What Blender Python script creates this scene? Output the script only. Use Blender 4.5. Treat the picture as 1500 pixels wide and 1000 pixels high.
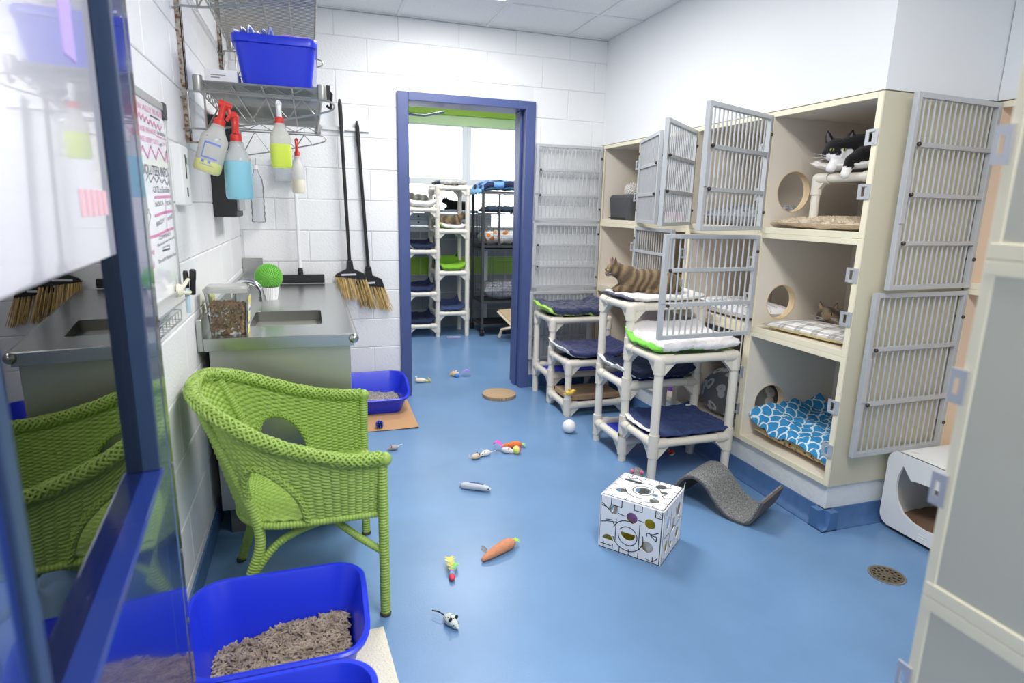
import bpy, bmesh, math, random
from mathutils import Vector, Matrix, Euler, noise

# ------------------------------------------------------------------ reset
for o in list(bpy.data.objects):
    bpy.data.objects.remove(o, do_unlink=True)
SC = bpy.context.scene
COL = SC.collection
PI = math.pi

# ------------------------------------------------------------------ camera
YAW, PITCH, ROLL, FPX, CAMH = 0.32103517, 0.2149636, -0.02334307, 885.95, 1.357
_f = Vector((math.sin(YAW)*math.cos(PITCH), math.cos(YAW)*math.cos(PITCH), -math.sin(PITCH)))
_r = Vector((math.cos(YAW), -math.sin(YAW), 0)); _d = _f.cross(_r)
_c, _s = math.cos(ROLL), math.sin(ROLL)
CR, CD = _c*_r + _s*_d, -_s*_r + _c*_d
CP = Vector((0, 0, CAMH))
camd = bpy.data.cameras.new('camera'); cam = bpy.data.objects.new('camera', camd); COL.objects.link(cam)
camd.sensor_width = 36; camd.lens = 36*FPX/1500; camd.clip_start = .02; camd.clip_end = 100
cam.matrix_world = Matrix(((CR.x, -CD.x, -_f.x, CP.x), (CR.y, -CD.y, -_f.y, CP.y), (CR.z, -CD.z, -_f.z, CP.z), (0, 0, 0, 1)))
camd.dof.use_dof = True; camd.dof.focus_distance = 2.9; camd.dof.aperture_fstop = 3.2
SC.camera = cam

def ray(x, y): return CR*((x-750)/FPX) + CD*((y-500)/FPX) + _f
def Zp(x, y, z=0.):
    d = ray(x, y); return CP + d*((z-CAMH)/d.z)
def Xp(x, y, v):
    d = ray(x, y); return CP + d*(v/d.x)
def Yp(x, y, v):
    d = ray(x, y); return CP + d*(v/d.y)

# ------------------------------------------------------------------ world + exposure
w = bpy.data.worlds.new('sky'); SC.world = w; w.use_nodes = True
w.node_tree.nodes['Background'].inputs[0].default_value = (.93, .97, 1, 1)
w.node_tree.nodes['Background'].inputs[1].default_value = 3.5
SC.view_settings.view_transform = 'Standard'; SC.view_settings.look = 'None'
SC.view_settings.exposure = 0.12; SC.view_settings.gamma = 1; SC.view_settings.use_curve_mapping = False
ROOM_W, FAR_W = 33, 28          # watts per ceiling light

# ------------------------------------------------------------------ materials
def lin(c):
    return tuple((x/255/12.92 if x <= 10 else ((x/255+.055)/1.055)**2.4) for x in c)
MATS = {}
def M(name, rgb, rough=.6, metal=0, var=0, vscale=8, bump=0, bscale=60, trans=0, spec=.5, emit=0, sheen=0, coat=0, alpha=1):
    if name in MATS: return MATS[name]
    m = bpy.data.materials.new(name); m.use_nodes = True; nt = m.node_tree; N = nt.nodes; L = nt.links
    b = N['Principled BSDF']; c = lin(rgb)
    b.inputs['Base Color'].default_value = (*c, 1); b.inputs['Roughness'].default_value = rough
    b.inputs['Metallic'].default_value = metal; b.inputs['Transmission Weight'].default_value = trans
    b.inputs['Specular IOR Level'].default_value = spec; b.inputs['Sheen Weight'].default_value = sheen
    b.inputs['Coat Weight'].default_value = coat; b.inputs['Alpha'].default_value = alpha
    if emit:
        b.inputs['Emission Color'].default_value = (*c, 1); b.inputs['Emission Strength'].default_value = emit
    tc = N.new('ShaderNodeTexCoord')
    if var:
        n = N.new('ShaderNodeTexNoise'); n.inputs['Scale'].default_value = vscale; n.inputs['Detail'].default_value = 5
        r = N.new('ShaderNodeValToRGB'); L.new(tc.outputs['Object'], n.inputs['Vector']); L.new(n.outputs[0], r.inputs[0])
        r.color_ramp.elements[0].position = .3; r.color_ramp.elements[1].position = .7
        r.color_ramp.elements[0].color = (*[x*(1-var) for x in c], 1); r.color_ramp.elements[1].color = (*[min(1, x*(1+var)) for x in c], 1)
        L.new(r.outputs[0], b.inputs['Base Color'])
    if bump:
        n2 = N.new('ShaderNodeTexNoise'); n2.inputs['Scale'].default_value = bscale; n2.inputs['Detail'].default_value = 4
        L.new(tc.outputs['Object'], n2.inputs['Vector'])
        bp = N.new('ShaderNodeBump'); bp.inputs['Strength'].default_value = bump; bp.inputs['Distance'].default_value = .01
        L.new(n2.outputs[0], bp.inputs['Height']); L.new(bp.outputs[0], b.inputs['Normal'])
    MATS[name] = m
    return m
def bsdf(m): return m.node_tree.nodes['Principled BSDF']
def ramp_mat(name, kind, scale, stops, rough=.8, bump=0, vec=None, detail=3, distortion=0, feature='F1', rand=1, sheen=0, coords='Object', bands='X'):
    """procedural pattern: kind noise / voronoi / wave, coloured through a ramp"""
    if name in MATS: return MATS[name]
    m = M(name, (128, 128, 128), rough, sheen=sheen); nt = m.node_tree; N = nt.nodes; L = nt.links
    tc = N.new('ShaderNodeTexCoord'); mp = N.new('ShaderNodeMapping'); L.new(tc.outputs[coords], mp.inputs[0])
    if vec: mp.inputs['Scale'].default_value = vec
    if kind == 'noise':
        t = N.new('ShaderNodeTexNoise'); t.inputs['Detail'].default_value = detail; t.inputs['Distortion'].default_value = distortion
    elif kind == 'voronoi':
        t = N.new('ShaderNodeTexVoronoi'); t.feature = feature; t.inputs['Randomness'].default_value = rand
    else:
        t = N.new('ShaderNodeTexWave'); t.inputs['Distortion'].default_value = distortion; t.inputs['Detail'].default_value = detail
        t.bands_direction = bands; t.inputs['Detail Scale'].default_value = 1.5
    t.inputs['Scale'].default_value = scale; L.new(mp.outputs[0], t.inputs['Vector'])
    out = t.outputs['Distance'] if kind == 'voronoi' else t.outputs[0] if kind == 'noise' else t.outputs['Fac']
    r = N.new('ShaderNodeValToRGB'); L.new(out, r.inputs[0]); cr = r.color_ramp
    while len(cr.elements) < len(stops): cr.elements.new(.5)
    for e, (p, c) in zip(cr.elements, stops): e.position = p; e.color = (*lin(c), 1)
    L.new(r.outputs[0], bsdf(m).inputs['Base Color'])
    if bump:
        n2 = N.new('ShaderNodeTexNoise'); n2.inputs['Scale'].default_value = 250; L.new(tc.outputs['Object'], n2.inputs['Vector'])
        bp = N.new('ShaderNodeBump'); bp.inputs['Strength'].default_value = bump; bp.inputs['Distance'].default_value = .005
        L.new(n2.outputs[0], bp.inputs['Height']); L.new(bp.outputs[0], bsdf(m).inputs['Normal'])
    return m
def glass(name, tint=(255, 255, 255), ior=1.5, milky=0):
    """clear pane: fresnel mix of see-through and mirror, optionally with some milky plastic"""
    if name in MATS: return MATS[name]
    m = bpy.data.materials.new(name); m.use_nodes = True; nt = m.node_tree; N = nt.nodes; L = nt.links
    N.remove(N['Principled BSDF'])
    t = N.new('ShaderNodeBsdfTransparent'); t.inputs[0].default_value = (*lin(tint), 1)
    g = N.new('ShaderNodeBsdfGlossy'); g.inputs['Roughness'].default_value = .0 if not milky else .12
    fr = N.new('ShaderNodeFresnel'); fr.inputs[0].default_value = ior
    mx = N.new('ShaderNodeMixShader'); L.new(fr.outputs[0], mx.inputs[0])
    src = t.outputs[0]
    if milky:
        d = N.new('ShaderNodeBsdfDiffuse'); d.inputs[0].default_value = (*lin(tint), 1)
        tl = N.new('ShaderNodeBsdfTranslucent'); tl.inputs[0].default_value = (*lin(tint), 1)
        ad = N.new('ShaderNodeMixShader'); ad.inputs[0].default_value = .5; L.new(d.outputs[0], ad.inputs[1]); L.new(tl.outputs[0], ad.inputs[2])
        m2 = N.new('ShaderNodeMixShader'); m2.inputs[0].default_value = milky
        L.new(t.outputs[0], m2.inputs[1]); L.new(ad.outputs[0], m2.inputs[2]); src = m2.outputs[0]
    L.new(src, mx.inputs[1]); L.new(g.outputs[0], mx.inputs[2]); L.new(mx.outputs[0], N['Material Output'].inputs[0])
    MATS[name] = m
    return m

WHITE = M('white block paint', (236, 237, 238), .5, bump=.25, bscale=90)
MORTAR = M('painted mortar', (226, 228, 230), .6)
SMOOTHW = M('smooth white wall paint', (232, 234, 236), .55, bump=.05)
GREYW = M('grey wall paint', (140, 146, 152), .6)
GREENW = M('lime wall paint', (152, 194, 62), .55)
FLOORM = M('blue epoxy floor', (111, 148, 189), .28, var=.10, vscale=2.2, bump=.05, bscale=160, spec=.5)
BLUECOVE = M('blue cove base', (76, 112, 160), .45, var=.12, vscale=20)
CURBW = M('white painted curb', (222, 226, 228), .6, bump=.4, bscale=40)
NAVYP = M('navy door paint', (74, 88, 138), .4, var=.08, vscale=5)
DOORB = M('glossy navy door paint', (30, 50, 120), .13, spec=.7, coat=.5)
STEEL = M('brushed stainless', (188, 190, 188), .24, 1, bump=.03, bscale=300)
STEELD = M('steel satin', (170, 172, 172), .36, 1)
CHROME = M('chrome', (220, 222, 224), .06, 1)
WIRE = M('zinc wire', (176, 176, 172), .38, .85)
RUST = ramp_mat('rusty zinc', 'noise', 60, [(.40, (182, 180, 174)), (.52, (165, 150, 135)), (.62, (120, 75, 50))], .5)
CAGEIN = M('beige cage laminate', (236, 226, 211), .5, var=.02, vscale=4)
CAGEEND = M('cream cage end panel', (206, 200, 176), .45, var=.03, vscale=3)
CAGEEDGE = M('cream cage edging', (240, 232, 204), .45)
PEACH = M('peach cage laminate', (236, 214, 190), .5)
BAR = M('grey powder coated bar', (192, 195, 198), .38, .15)
BOLT = M('dark bolt', (80, 72, 66), .4, .7)
PLY = M('plywood edge', (226, 202, 162), .7)
PVC = M('cream pvc pipe', (232, 226, 212), .32)
PVCJ = M('cream pvc fitting', (226, 219, 205), .38)
NAVYC = M('navy plush', (42, 54, 90), .95, var=.35, vscale=30, bump=.6, bscale=120, sheen=.4)
NAVYD = M('dark navy fabric', (34, 46, 76), .95, var=.3, vscale=25, bump=.5, bscale=120)
SHERPA = M('white sherpa', (246, 244, 240), .95, bump=.8, bscale=130)
LIME = M('lime fleece', (188, 232, 110), .95, bump=.6, bscale=140)
GREENF = M('green fleece', (130, 214, 80), .95, bump=.6, bscale=140)
CANVAS = M('royal blue canvas', (40, 58, 196), .6)
LBLUE = M('royal blue plastic', (36, 58, 220), .3, spec=.5)
BLACK = M('black plastic', (26, 26, 28), .45)
DGREY = M('dark grey metal', (70, 72, 74), .45, .3)
WHITEP = M('white plastic', (242, 242, 242), .35)
RED = M('red plastic', (222, 60, 50), .35)
WICK = M('green wicker paint', (146, 176, 80), .45, var=.12, vscale=60)
STRAW = ramp_mat('straw bristle', 'noise', 40, [(.3, (196, 160, 96)), (.7, (238, 212, 150))], .8, vec=(3, 3, .3))

# ------------------------------------------------------------------ geometry helpers
class G:
    def __init__(s): s.v = []; s.f = []
    def add(s, V, F):
        o = len(s.v); s.v += [tuple(p) for p in V]; s.f += [tuple(i+o for i in f) for f in F]; return s
    def box(s, x0, x1, y0, y1, z0, z1, R=None, c=None):
        V = [(x, y, z) for z in (z0, z1) for y in (y0, y1) for x in (x0, x1)]
        if R is not None:
            c = Vector(c or (0, 0, 0)); V = [R @ Vector(p) + c for p in V]
        return s.add(V, [(0, 2, 3, 1), (4, 5, 7, 6), (0, 1, 5, 4), (2, 6, 7, 3), (0, 4, 6, 2), (1, 3, 7, 5)])
    def tube(s, pts, r, n=8, closed=False, cap=True, flat=1.0):
        pts = [Vector(p) for p in pts]; k = len(pts); rr = r if isinstance(r, (list, tuple)) else [r]*k
        V = []; F = []; up = None
        for i, p in enumerate(pts):
            if closed: t = pts[(i+1) % k]-pts[i-1]
            else: t = pts[min(i+1, k-1)]-pts[max(i-1, 0)]
            if t.length < 1e-9: t = Vector((0, 0, 1))
            t.normalize()
            if up is None: up = Vector((0, 0, 1)) if abs(t.z) < .9 else Vector((1, 0, 0))
            a = t.cross(up)
            if a.length < 1e-6: a = t.orthogonal()
            a.normalize(); b = a.cross(t); up = b
            for j in range(n):
                q = 2*PI*j/n; V.append(p + a*(math.cos(q)*rr[i]) + b*(math.sin(q)*rr[i]*flat))
        m = k if closed else k-1
        for i in range(m):
            for j in range(n):
                a0 = i*n+j; a1 = i*n+(j+1) % n; b0 = ((i+1) % k)*n+j; b1 = ((i+1) % k)*n+(j+1) % n
                F.append((a0, a1, b1, b0))
        if cap and not closed:
            F.append(tuple(range(n-1, -1, -1))); F.append(tuple(range((k-1)*n, k*n)))
        return s.add(V, F)
    def cyl(s, a, b, r, n=12): return s.tube([a, b], r, n)
    def lathe(s, prof, n=24, c=(0, 0, 0), R=None, sq=None):
        V = []; F = []; c = Vector(c)
        for (r, z) in prof:
            for j in range(n):
                q = 2*PI*j/n; x, y = math.cos(q), math.sin(q)
                p = Vector((x*r, y*r, z)); p = R @ p if R is not None else p
                V.append(p+c)
        for i in range(len(prof)-1):
            for j in range(n): F.append((i*n+j, i*n+(j+1) % n, (i+1)*n+(j+1) % n, (i+1)*n+j))
        F.append(tuple(range(n-1, -1, -1))); F.append(tuple(range((len(prof)-1)*n, len(prof)*n)))
        return s.add(V, F)
    def ell(s, c, r, n=14, m=8, R=None):
        c = Vector(c); r = r if isinstance(r, (tuple, list)) else (r, r, r)
        V = []; F = []
        def P(x, y, z):
            p = Vector((x*r[0], y*r[1], z*r[2])); return (R @ p if R is not None else p)+c
        V.append(P(0, 0, -1))
        for i in range(1, m):
            a = -PI/2+PI*i/m
            for j in range(n): V.append(P(math.cos(a)*math.cos(2*PI*j/n), math.cos(a)*math.sin(2*PI*j/n), math.sin(a)))
        V.append(P(0, 0, 1)); e = len(V)-1
        for j in range(n): F.append((0, 1+(j+1) % n, 1+j)); F.append((e, e-n+j, e-n+(j+1) % n))
        for i in range(m-2):
            for j in range(n): F.append((1+i*n+j, 1+i*n+(j+1) % n, 1+(i+1)*n+(j+1) % n, 1+(i+1)*n+j))
        return s.add(V, F)
    def plate(s, outer, holes, t, fn):
        """flat plate with holes; 2D outlines, thickness t, fn(u,v,w) -> point"""
        bm = bmesh.new(); E = []
        for lp in [outer]+list(holes):
            vs = [bm.verts.new((p[0], p[1], 0)) for p in lp]
            for i in range(len(vs)): E.append(bm.edges.new((vs[i], vs[(i+1) % len(vs)])))
        bmesh.ops.triangle_fill(bm, use_beauty=True, use_dissolve=False, edges=E, normal=(0, 0, 1))
        bm.verts.ensure_lookup_table(); bm.verts.index_update()
        n = len(bm.verts); P = [(v.co.x, v.co.y) for v in bm.verts]
        V = [fn(u, v, 0) for u, v in P]+[fn(u, v, t) for u, v in P]; F = []
        for f in bm.faces:
            ids = [v.index for v in f.verts]; F.append(tuple(reversed(ids))); F.append(tuple(i+n for i in ids))
        for e in bm.edges:
            if len(e.link_faces) == 1:
                a, b = e.verts[0].index, e.verts[1].index; F.append((a, b, b+n, a+n))
        bm.free()
        return s.add(V, F)
    def grid(s, fn, nu, nv, closeu=False):
        V = [fn(i/(nu if closeu else nu-1), j/(nv-1)) for j in range(nv) for i in range(nu)]
        F = [(j*nu+i, j*nu+(i+1) % nu, (j+1)*nu+(i+1) % nu, (j+1)*nu+i) for j in range(nv-1) for i in range(nu if closeu else nu-1)]
        return s.add(V, F)
    def mesh(s, name, mat, smooth=True, angle=40, fix=True):
        me = bpy.data.meshes.new(name); me.from_pydata(s.v, [], s.f)
        if fix:
            bm = bmesh.new(); bm.from_mesh(me); bmesh.ops.recalc_face_normals(bm, faces=bm.faces); bm.to_mesh(me); bm.free()
        if smooth:
            me.shade_smooth(); me.set_sharp_from_angle(angle=math.radians(angle))
        if mat: me.materials.append(mat)
        return me
    def obj(s, name, mat, parent=None, smooth=True, bev=0, angle=40, loc=None, fix=True):
        o = bpy.data.objects.new(name, s.mesh(name, mat, smooth, angle, fix)); COL.objects.link(o)
        if parent: o.parent = parent
        if loc is not None: o.location = loc
        if bev:
            b = o.modifiers.new('bevel', 'BEVEL'); b.width = bev; b.segments = 2; b.limit_method = 'ANGLE'; b.angle_limit = math.radians(50)
        return o
def inst(me, name, parent=None, loc=(0, 0, 0), rot=None):
    o = bpy.data.objects.new(name, me); COL.objects.link(o); o.parent = parent; o.location = loc
    if rot: o.rotation_euler = rot
    return o
def tag(o, label, cat, group=None, kind=None):
    o['label'] = label
    if cat: o['category'] = cat
    if group: o['group'] = group
    if kind: o['kind'] = kind
    return o
def thing(name, label, cat, loc=(0, 0, 0), rz=0, group=None, rot=None):
    o = bpy.data.objects.new(name, None); o.empty_display_size = .05; COL.objects.link(o); o.location = loc
    o.rotation_euler = rot or (0, 0, rz)
    return tag(o, label, cat, group)
def struct(o, label): o['label'] = label; o['kind'] = 'structure'; o['category'] = o.name.split('_')[0]; return o
def place(o, p): o.location = p; return o
def arc(cx, cy, r, a0, a1, n, ry=None):
    return [(cx+r*math.cos(a0+(a1-a0)*i/(n-1)), cy+(ry or r)*math.sin(a0+(a1-a0)*i/(n-1))) for i in range(n)]
def circ(cx, cy, r, n=24, ry=None): return [(cx+r*math.cos(2*PI*i/n), cy+(ry or r)*math.sin(2*PI*i/n)) for i in range(n)]
def rrect(x0, x1, y0, y1, r, n=5):
    return arc(x1-r, y0+r, r, -PI/2, 0, n)+arc(x1-r, y1-r, r, 0, PI/2, n)+arc(x0+r, y1-r, r, PI/2, PI, n)+arc(x0+r, y0+r, r, PI, 1.5*PI, n)
def spline(P, k=8):
    """catmull-rom through points"""
    P = [Vector(p) for p in P]; out = []
    for i in range(len(P)-1):
        p0, p1, p2, p3 = P[max(i-1, 0)], P[i], P[i+1], P[min(i+2, len(P)-1)]
        for j in range(k):
            t = j/k
            out.append(.5*((2*p1)+(p2-p0)*t+(2*p0-5*p1+4*p2-p3)*t*t+(3*p1-p0-3*p2+p3)*t**3))
    out.append(P[-1]); return out
def fbm(x, y, z=0): return noise.noise(Vector((x, y, z)))+.5*noise.noise(Vector((2*x, 2*y, z+7)))
def text_geo(g, txt, size, fn, thick=.0006):
    """letters as thin solid shapes; fn(u,v,w)->point"""
    cu = bpy.data.curves.new('t', 'FONT'); cu.body = txt; cu.size = size; cu.extrude = thick/2; cu.resolution_u = 2
    o = bpy.data.objects.new('t', cu); COL.objects.link(o); bpy.context.view_layer.update()
    dg = bpy.context.evaluated_depsgraph_get(); me = o.evaluated_get(dg).to_mesh()
    g.add([fn(v.co.x, v.co.y, v.co.z) for v in me.vertices], [tuple(p.vertices) for p in me.polygons])
    wdt = max((v.co.x for v in me.vertices), default=0)
    bpy.data.objects.remove(o); bpy.data.curves.remove(cu)
    return wdt
def blob(name, g, mat, parent=None, voxel=.006, it=6, colour=None):
    """fuse overlapping solids into one continuous smooth skin"""
    o = bpy.data.objects.new('tmp', g.mesh('tmp', None)); COL.objects.link(o)
    r = o.modifiers.new('r', 'REMESH'); r.mode = 'VOXEL'; r.voxel_size = voxel
    sm = o.modifiers.new('s', 'SMOOTH'); sm.factor = .5; sm.iterations = it
    bpy.context.view_layer.update(); dg = bpy.context.evaluated_depsgraph_get()
    me = bpy.data.meshes.new_from_object(o.evaluated_get(dg)); me.name = name
    bpy.data.objects.remove(o)
    me.shade_smooth(); me.materials.clear(); me.materials.append(mat)
    if colour:
        ca = me.color_attributes.new('fur', 'FLOAT_COLOR', 'POINT')
        for i, v in enumerate(me.vertices): ca.data[i].color = (*lin(colour(v.co)), 1)
    ob = bpy.data.objects.new(name, me); COL.objects.link(ob); ob.parent = parent
    return ob
def attr_mat(name, rough=.9, bump=.5):
    if name in MATS: return MATS[name]
    m = M(name, (128, 128, 128), rough, bump=bump, bscale=220, sheen=.15, spec=.2); N = m.node_tree.nodes
    a = N.new('ShaderNodeVertexColor'); a.layer_name = 'fur'
    m.node_tree.links.new(a.outputs[0], bsdf(m).inputs['Base Color'])
    return m

# =================================================================== SETTING
XL, YB, ZC = -.434, 4.30, 2.56           # left wall, back wall, ceiling
XR, XA, YA, XOUT = 2.105, 2.714, 1.894, 3.35   # cage front, alcove plane, end panel, outer wall
YF = 6.85                                  # window wall of the far room

struct(G().box(XL-.3, XOUT+.2, -1.6, YF+.2, -.1, 0).obj('floor', FLOORM, smooth=False), 'glossy blue epoxy floor')

BLOCKM = {}
def block_mesh(l, h, mat, key):
    k = (round(l, 3), round(h, 3), key)
    if k not in BLOCKM:
        g = G(); e = .004; d = .0045
        F = [(0, 0), (l, 0), (l, h), (0, h)]; I = [(e, e), (l-e, e), (l-e, h-e), (e, h-e)]
        V = [(x, 0, z) for x, z in F]+[(x, -d+.002, z) for x, z in F]+[(x, -d, z) for x, z in I]
        Q = [(0, 1, 2, 3)]+[(i, (i+1) % 4, 4+(i+1) % 4, 4+i) for i in range(4)]+[(4+i, 4+(i+1) % 4, 8+(i+1) % 4, 8+i) for i in range(4)]+[(8, 9, 10, 11)]
        BLOCKM[k] = g.add(V, Q).mesh('block', mat, False)
    return BLOCKM[k]
def block_wall(parent, u0, u1, z0, z1, openings, org, rz, offz, offu, mats, L=.4064, H=.2032):
    """running-bond blocks as children; local u along the wall, blocks proud toward local -y"""
    k = 0; z = offz
    while z > z0: z -= H
    row = round((z-offz)/H)
    while z < z1:
        a, b = max(z, z0), min(z+H, z1)
        u = u0-((u0-offu-(row % 2)*L/2) % L)
        while u < u1:
            segs = [(max(u, u0), min(u+L, u1))]
            for (ou0, ou1, oz0, oz1) in openings:
                if a < oz1-.02 and b > oz0+.02:
                    ns = []
                    for (s0, s1) in segs:
                        if s1 <= ou0 or s0 >= ou1: ns.append((s0, s1)); continue
                        if s0 < ou0: ns.append((s0, ou0))
                        if s1 > ou1: ns.append((ou1, s1))
                    segs = ns
            for (s0, s1) in segs:
                if s1-s0 > .02 and b-a > .02:
                    mat, key = mats(a)
                    c = Vector((s0+.002, 0, a+.002)); c.rotate(Euler((0, 0, rz)))
                    inst(block_mesh(s1-s0-.004, b-a-.004, mat, key), 'block', parent, Vector(org)+c, (0, 0, rz))
            u += L
        z += H; row += 1
wm = lambda z: (WHITE, 'w')
# left wall (solid backing, blocks as pieces)
wl = struct(G().box(XL-.2, XL, -1.6, YB+.2, 0, ZC).obj('wall_left', MORTAR, smooth=False), 'white painted concrete block wall behind the sink')
def left_blocks():
    # facing +x : local u runs along +y ; rotate so local -y -> +x  (rz=90deg: x->y, -y->+x)
    block_wall(wl, .7, YB, 0, ZC, [], (XL, 0, 0), PI/2, .1345, .07, wm)
left_blocks()
DX0, DX1, DZ = .655, 1.49, 2.05          # clear door opening
OX0, OX1, OZ = .582, 1.562, 2.105        # outside of frame
wb = struct(G().box(XL, OX0+.02, YB+.005, YB+.2, 0, ZC).box(OX1-.02, XOUT, YB+.005, YB+.2, 0, ZC).box(OX0+.02, OX1-.02, YB+.005, YB+.2, OZ-.02, ZC).obj('wall_back', MORTAR, smooth=False), 'white painted concrete block wall with the doorway')
jx = Yp(537, 85, YB).x
block_wall(wb, XL, XR+.02, 0, ZC, [(OX0+.01, OX1-.01, 0, OZ-.01)], (0, YB+.005, 0), 0, .172, jx, wm)
# upper right walls and alcove
struct(G().box(XR+.004, XOUT, YA+.004, YB, 1.838, ZC).obj('wall_right', SMOOTHW, smooth=False), 'smooth white wall above the cages')
struct(G().box(XA, XOUT, -.4, YA, 1.838, ZC).obj('wall_alcove', SMOOTHW, smooth=False), 'smooth white wall above the recessed cages')
struct(G().box(XOUT, XOUT+.15, -1.6, YF, 0, ZC).obj('wall_outer', SMOOTHW, smooth=False), 'white outer wall behind the cages')
struct(G().box(XL, XOUT, -1.75, -1.6, 0, ZC).obj('wall_front', SMOOTHW, smooth=False), 'white wall at the entrance side')
# curbs under the cages: white upper part, blue cove below
cb = struct(G().box(XR+.012, XOUT, YA+.012, YB, .085, .2).box(XA+.012, XOUT, -.3, YA+.012, .085, .2).obj('trim_1', CURBW, smooth=False, bev=.004), 'rough white painted curb under the cages')
g = G()
prof = [(0, .0), (0, .004), (.02, .012), (.032, .03), (.036, .088), (.08, .088), (.08, 0)]
for (a, b, ax) in (((XR-.03, YA-.03), (XR-.03, YB), 'y'), ((XR-.03, YA-.03), (XA, YA-.03), 'x'), ((XA-.03, -.3), (XA-.03, YA), 'y')):
    P = [((a[0]+d, q[1], z) if ax == 'y' else (q[0], a[1]+d, z)) for q in (a, b) for d, z in prof]
    n = len(prof); g.add(P, [(i, (i+1) % n, n+(i+1) % n, n+i) for i in range(n)]+[tuple(range(n)), tuple(range(n, 2*n))])
struct(g.obj('baseboard_right', BLUECOVE), 'blue rounded cove base below the white curb')
struct(G().box(XL, XL+.012, .6, YB-.01, 0, .1).obj('baseboard_left', BLUECOVE, bev=.005), 'blue cove base along the left block wall')
struct(G().box(XL+.012, OX0, YB-.012, YB, 0, .1).box(OX1, XR-.03, YB-.012, YB, 0, .1).obj('baseboard_back', BLUECOVE, bev=.005), 'blue cove base along the doorway wall')

# ceiling with lay-in tiles
TILE = M('mineral ceiling tile', (240, 240, 240), .9, var=.03, vscale=60, bump=.35, bscale=180)
TBAR = M('white ceiling grid', (232, 233, 234), .5)
ce = struct(G().box(XL-.2, XOUT+.2, -1.7, YF+.2, ZC+.03, ZC+.15).obj('ceiling', TBAR, smooth=False), 'suspended ceiling of white mineral tiles')
GX = [XL, -.01, .60, 1.20, 1.80, XR+.02]; GY = [-1.6, -1.08, .14, 1.36, 2.58, 3.80, YB]
LIGHTS = [(2, 4), (2, 2), (2, 1)]
tm = {}
for i in range(5):
    for j in range(6):
        if (i, j) in LIGHTS: continue
        x0, x1, y0, y1 = GX[i]+.011, GX[i+1]-.011, GY[j]+.011, GY[j+1]-.011
        k = (round(x1-x0, 3), round(y1-y0, 3))
        if k not in tm: tm[k] = G().box(0, k[0], 0, k[1], 0, .015).mesh('ceiling_tile', TILE, False)
        inst(tm[k], 'ceiling_tile', ce, (x0, y0, ZC+.008))
for x in GX: G().box(x-.012, x+.012, GY[0], GY[-1], ZC, ZC+.03).obj('grid_rail', TBAR, ce, False)
for y in GY: G().box(GX[0], GX[-1], y-.012, y+.012, ZC+.001, ZC+.03).obj('grid_rail', TBAR, ce, False)
DIFF = M('lit light diffuser', (255, 255, 255), .5, emit=3.0)
def troffer(x0, x1, y0, y1, watts, label, z=ZC):
    t = thing('ceiling_light', label, 'light', ((x0+x1)/2, (y0+y1)/2, z), 0, 'recessed ceiling lights')
    hx, hy = (x1-x0)/2-.012, (y1-y0)/2-.012
    G().plate([(-hx, -hy), (hx, -hy), (hx, hy), (-hx, hy)], [[(-hx+.03, -hy+.03), (hx-.03, -hy+.03), (hx-.03, hy-.03), (-hx+.03, hy-.03)]], .02, lambda u, v, q: (u, v, q)).obj('frame', TBAR, t, False)
    G().box(-hx+.03, hx-.03, -hy+.03, hy-.03, .008, .014).obj('diffuser', DIFF, t, False)
    l = bpy.data.lights.new('lamp', 'AREA'); l.shape = 'RECTANGLE'; l.size = 2*hx-.08; l.size_y = 2*hy-.08; l.energy = watts; l.color = (1, .985, .96)
    lo = bpy.data.objects.new('lamp', l); COL.objects.link(lo); lo.parent = t; lo.location = (0, 0, -.004)
LL = ['recessed fluorescent ceiling light nearest the doorway wall', 'recessed fluorescent ceiling light over the litter boxes', 'recessed fluorescent ceiling light by the entrance door']
for (i, j), lb in zip(LIGHTS, LL): troffer(GX[i], GX[i+1], GY[j], GY[j+1], ROOM_W, lb)

# doorway frame
df = struct(G().box(OX0, DX0, YB-.025, YB+.225, 0, OZ).box(DX1, OX1, YB-.025, YB+.225, 0, OZ).box(DX0, DX1, YB-.025, YB+.225, DZ, OZ)
            .box(DX0, DX0+.016, YB+.06, YB+.14, 0, DZ).box(DX1-.016, DX1, YB+.06, YB+.14, 0, DZ).obj('door_1', NAVYP, smooth=False, bev=.004), 'navy painted steel door frame in the block wall')
for z in (.28, 1.02, 1.76): G().box(DX0, DX0+.004, YB+.005, YB+.045, z-.055, z+.055).obj('hinge', STEELD, df, False)
g = G(); a = Yp(604, 157, YB+.23); g.tube([(DX0+.02, YB+.24, 2.0), (DX0+.16, YB+.27, 2.0), (DX0+.3, YB+.23, 2.03)], .008, 8); g.obj('closer_arm', STEELD, df)

# far room shell
fw = struct(G().box(-.6, XOUT, YF+.012, YF+.16, 0, 1.10).box(-.6, XOUT, YF+.012, YF+.16, 2.28, ZC).box(-.6, .15, YF+.012, YF+.16, 1.10, 2.28).obj('wall_far', MORTAR, smooth=False), 'grey block wall with lime stripe under the windows')
block_wall(fw, .6, 2.7, 0, 1.09, [], (0, YF+.012, 0), 0, -.004, .15, lambda z: (GREENW, 'g') if .55 < z < .7 else (GREYW, 'y'))
G().box(-.6, XOUT, YF-.06, YF+.012, 2.34, ZC).obj('soffit', GREENW, fw, False, bev=.01)
G().box(-.6, XOUT, YF-.02, YF+.012, 2.24, 2.34).obj('window_head', M('pale lime trim', (196, 226, 168), .5), fw, False)
struct(G().box(-.75, -.6, YB+.2, YF, 0, ZC).obj('wall_far_left', GREYW, smooth=False), 'grey side wall of the far room')
WFR = M('white window frame', (236, 240, 240), .4); PANE = glass('window glass')
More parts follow.
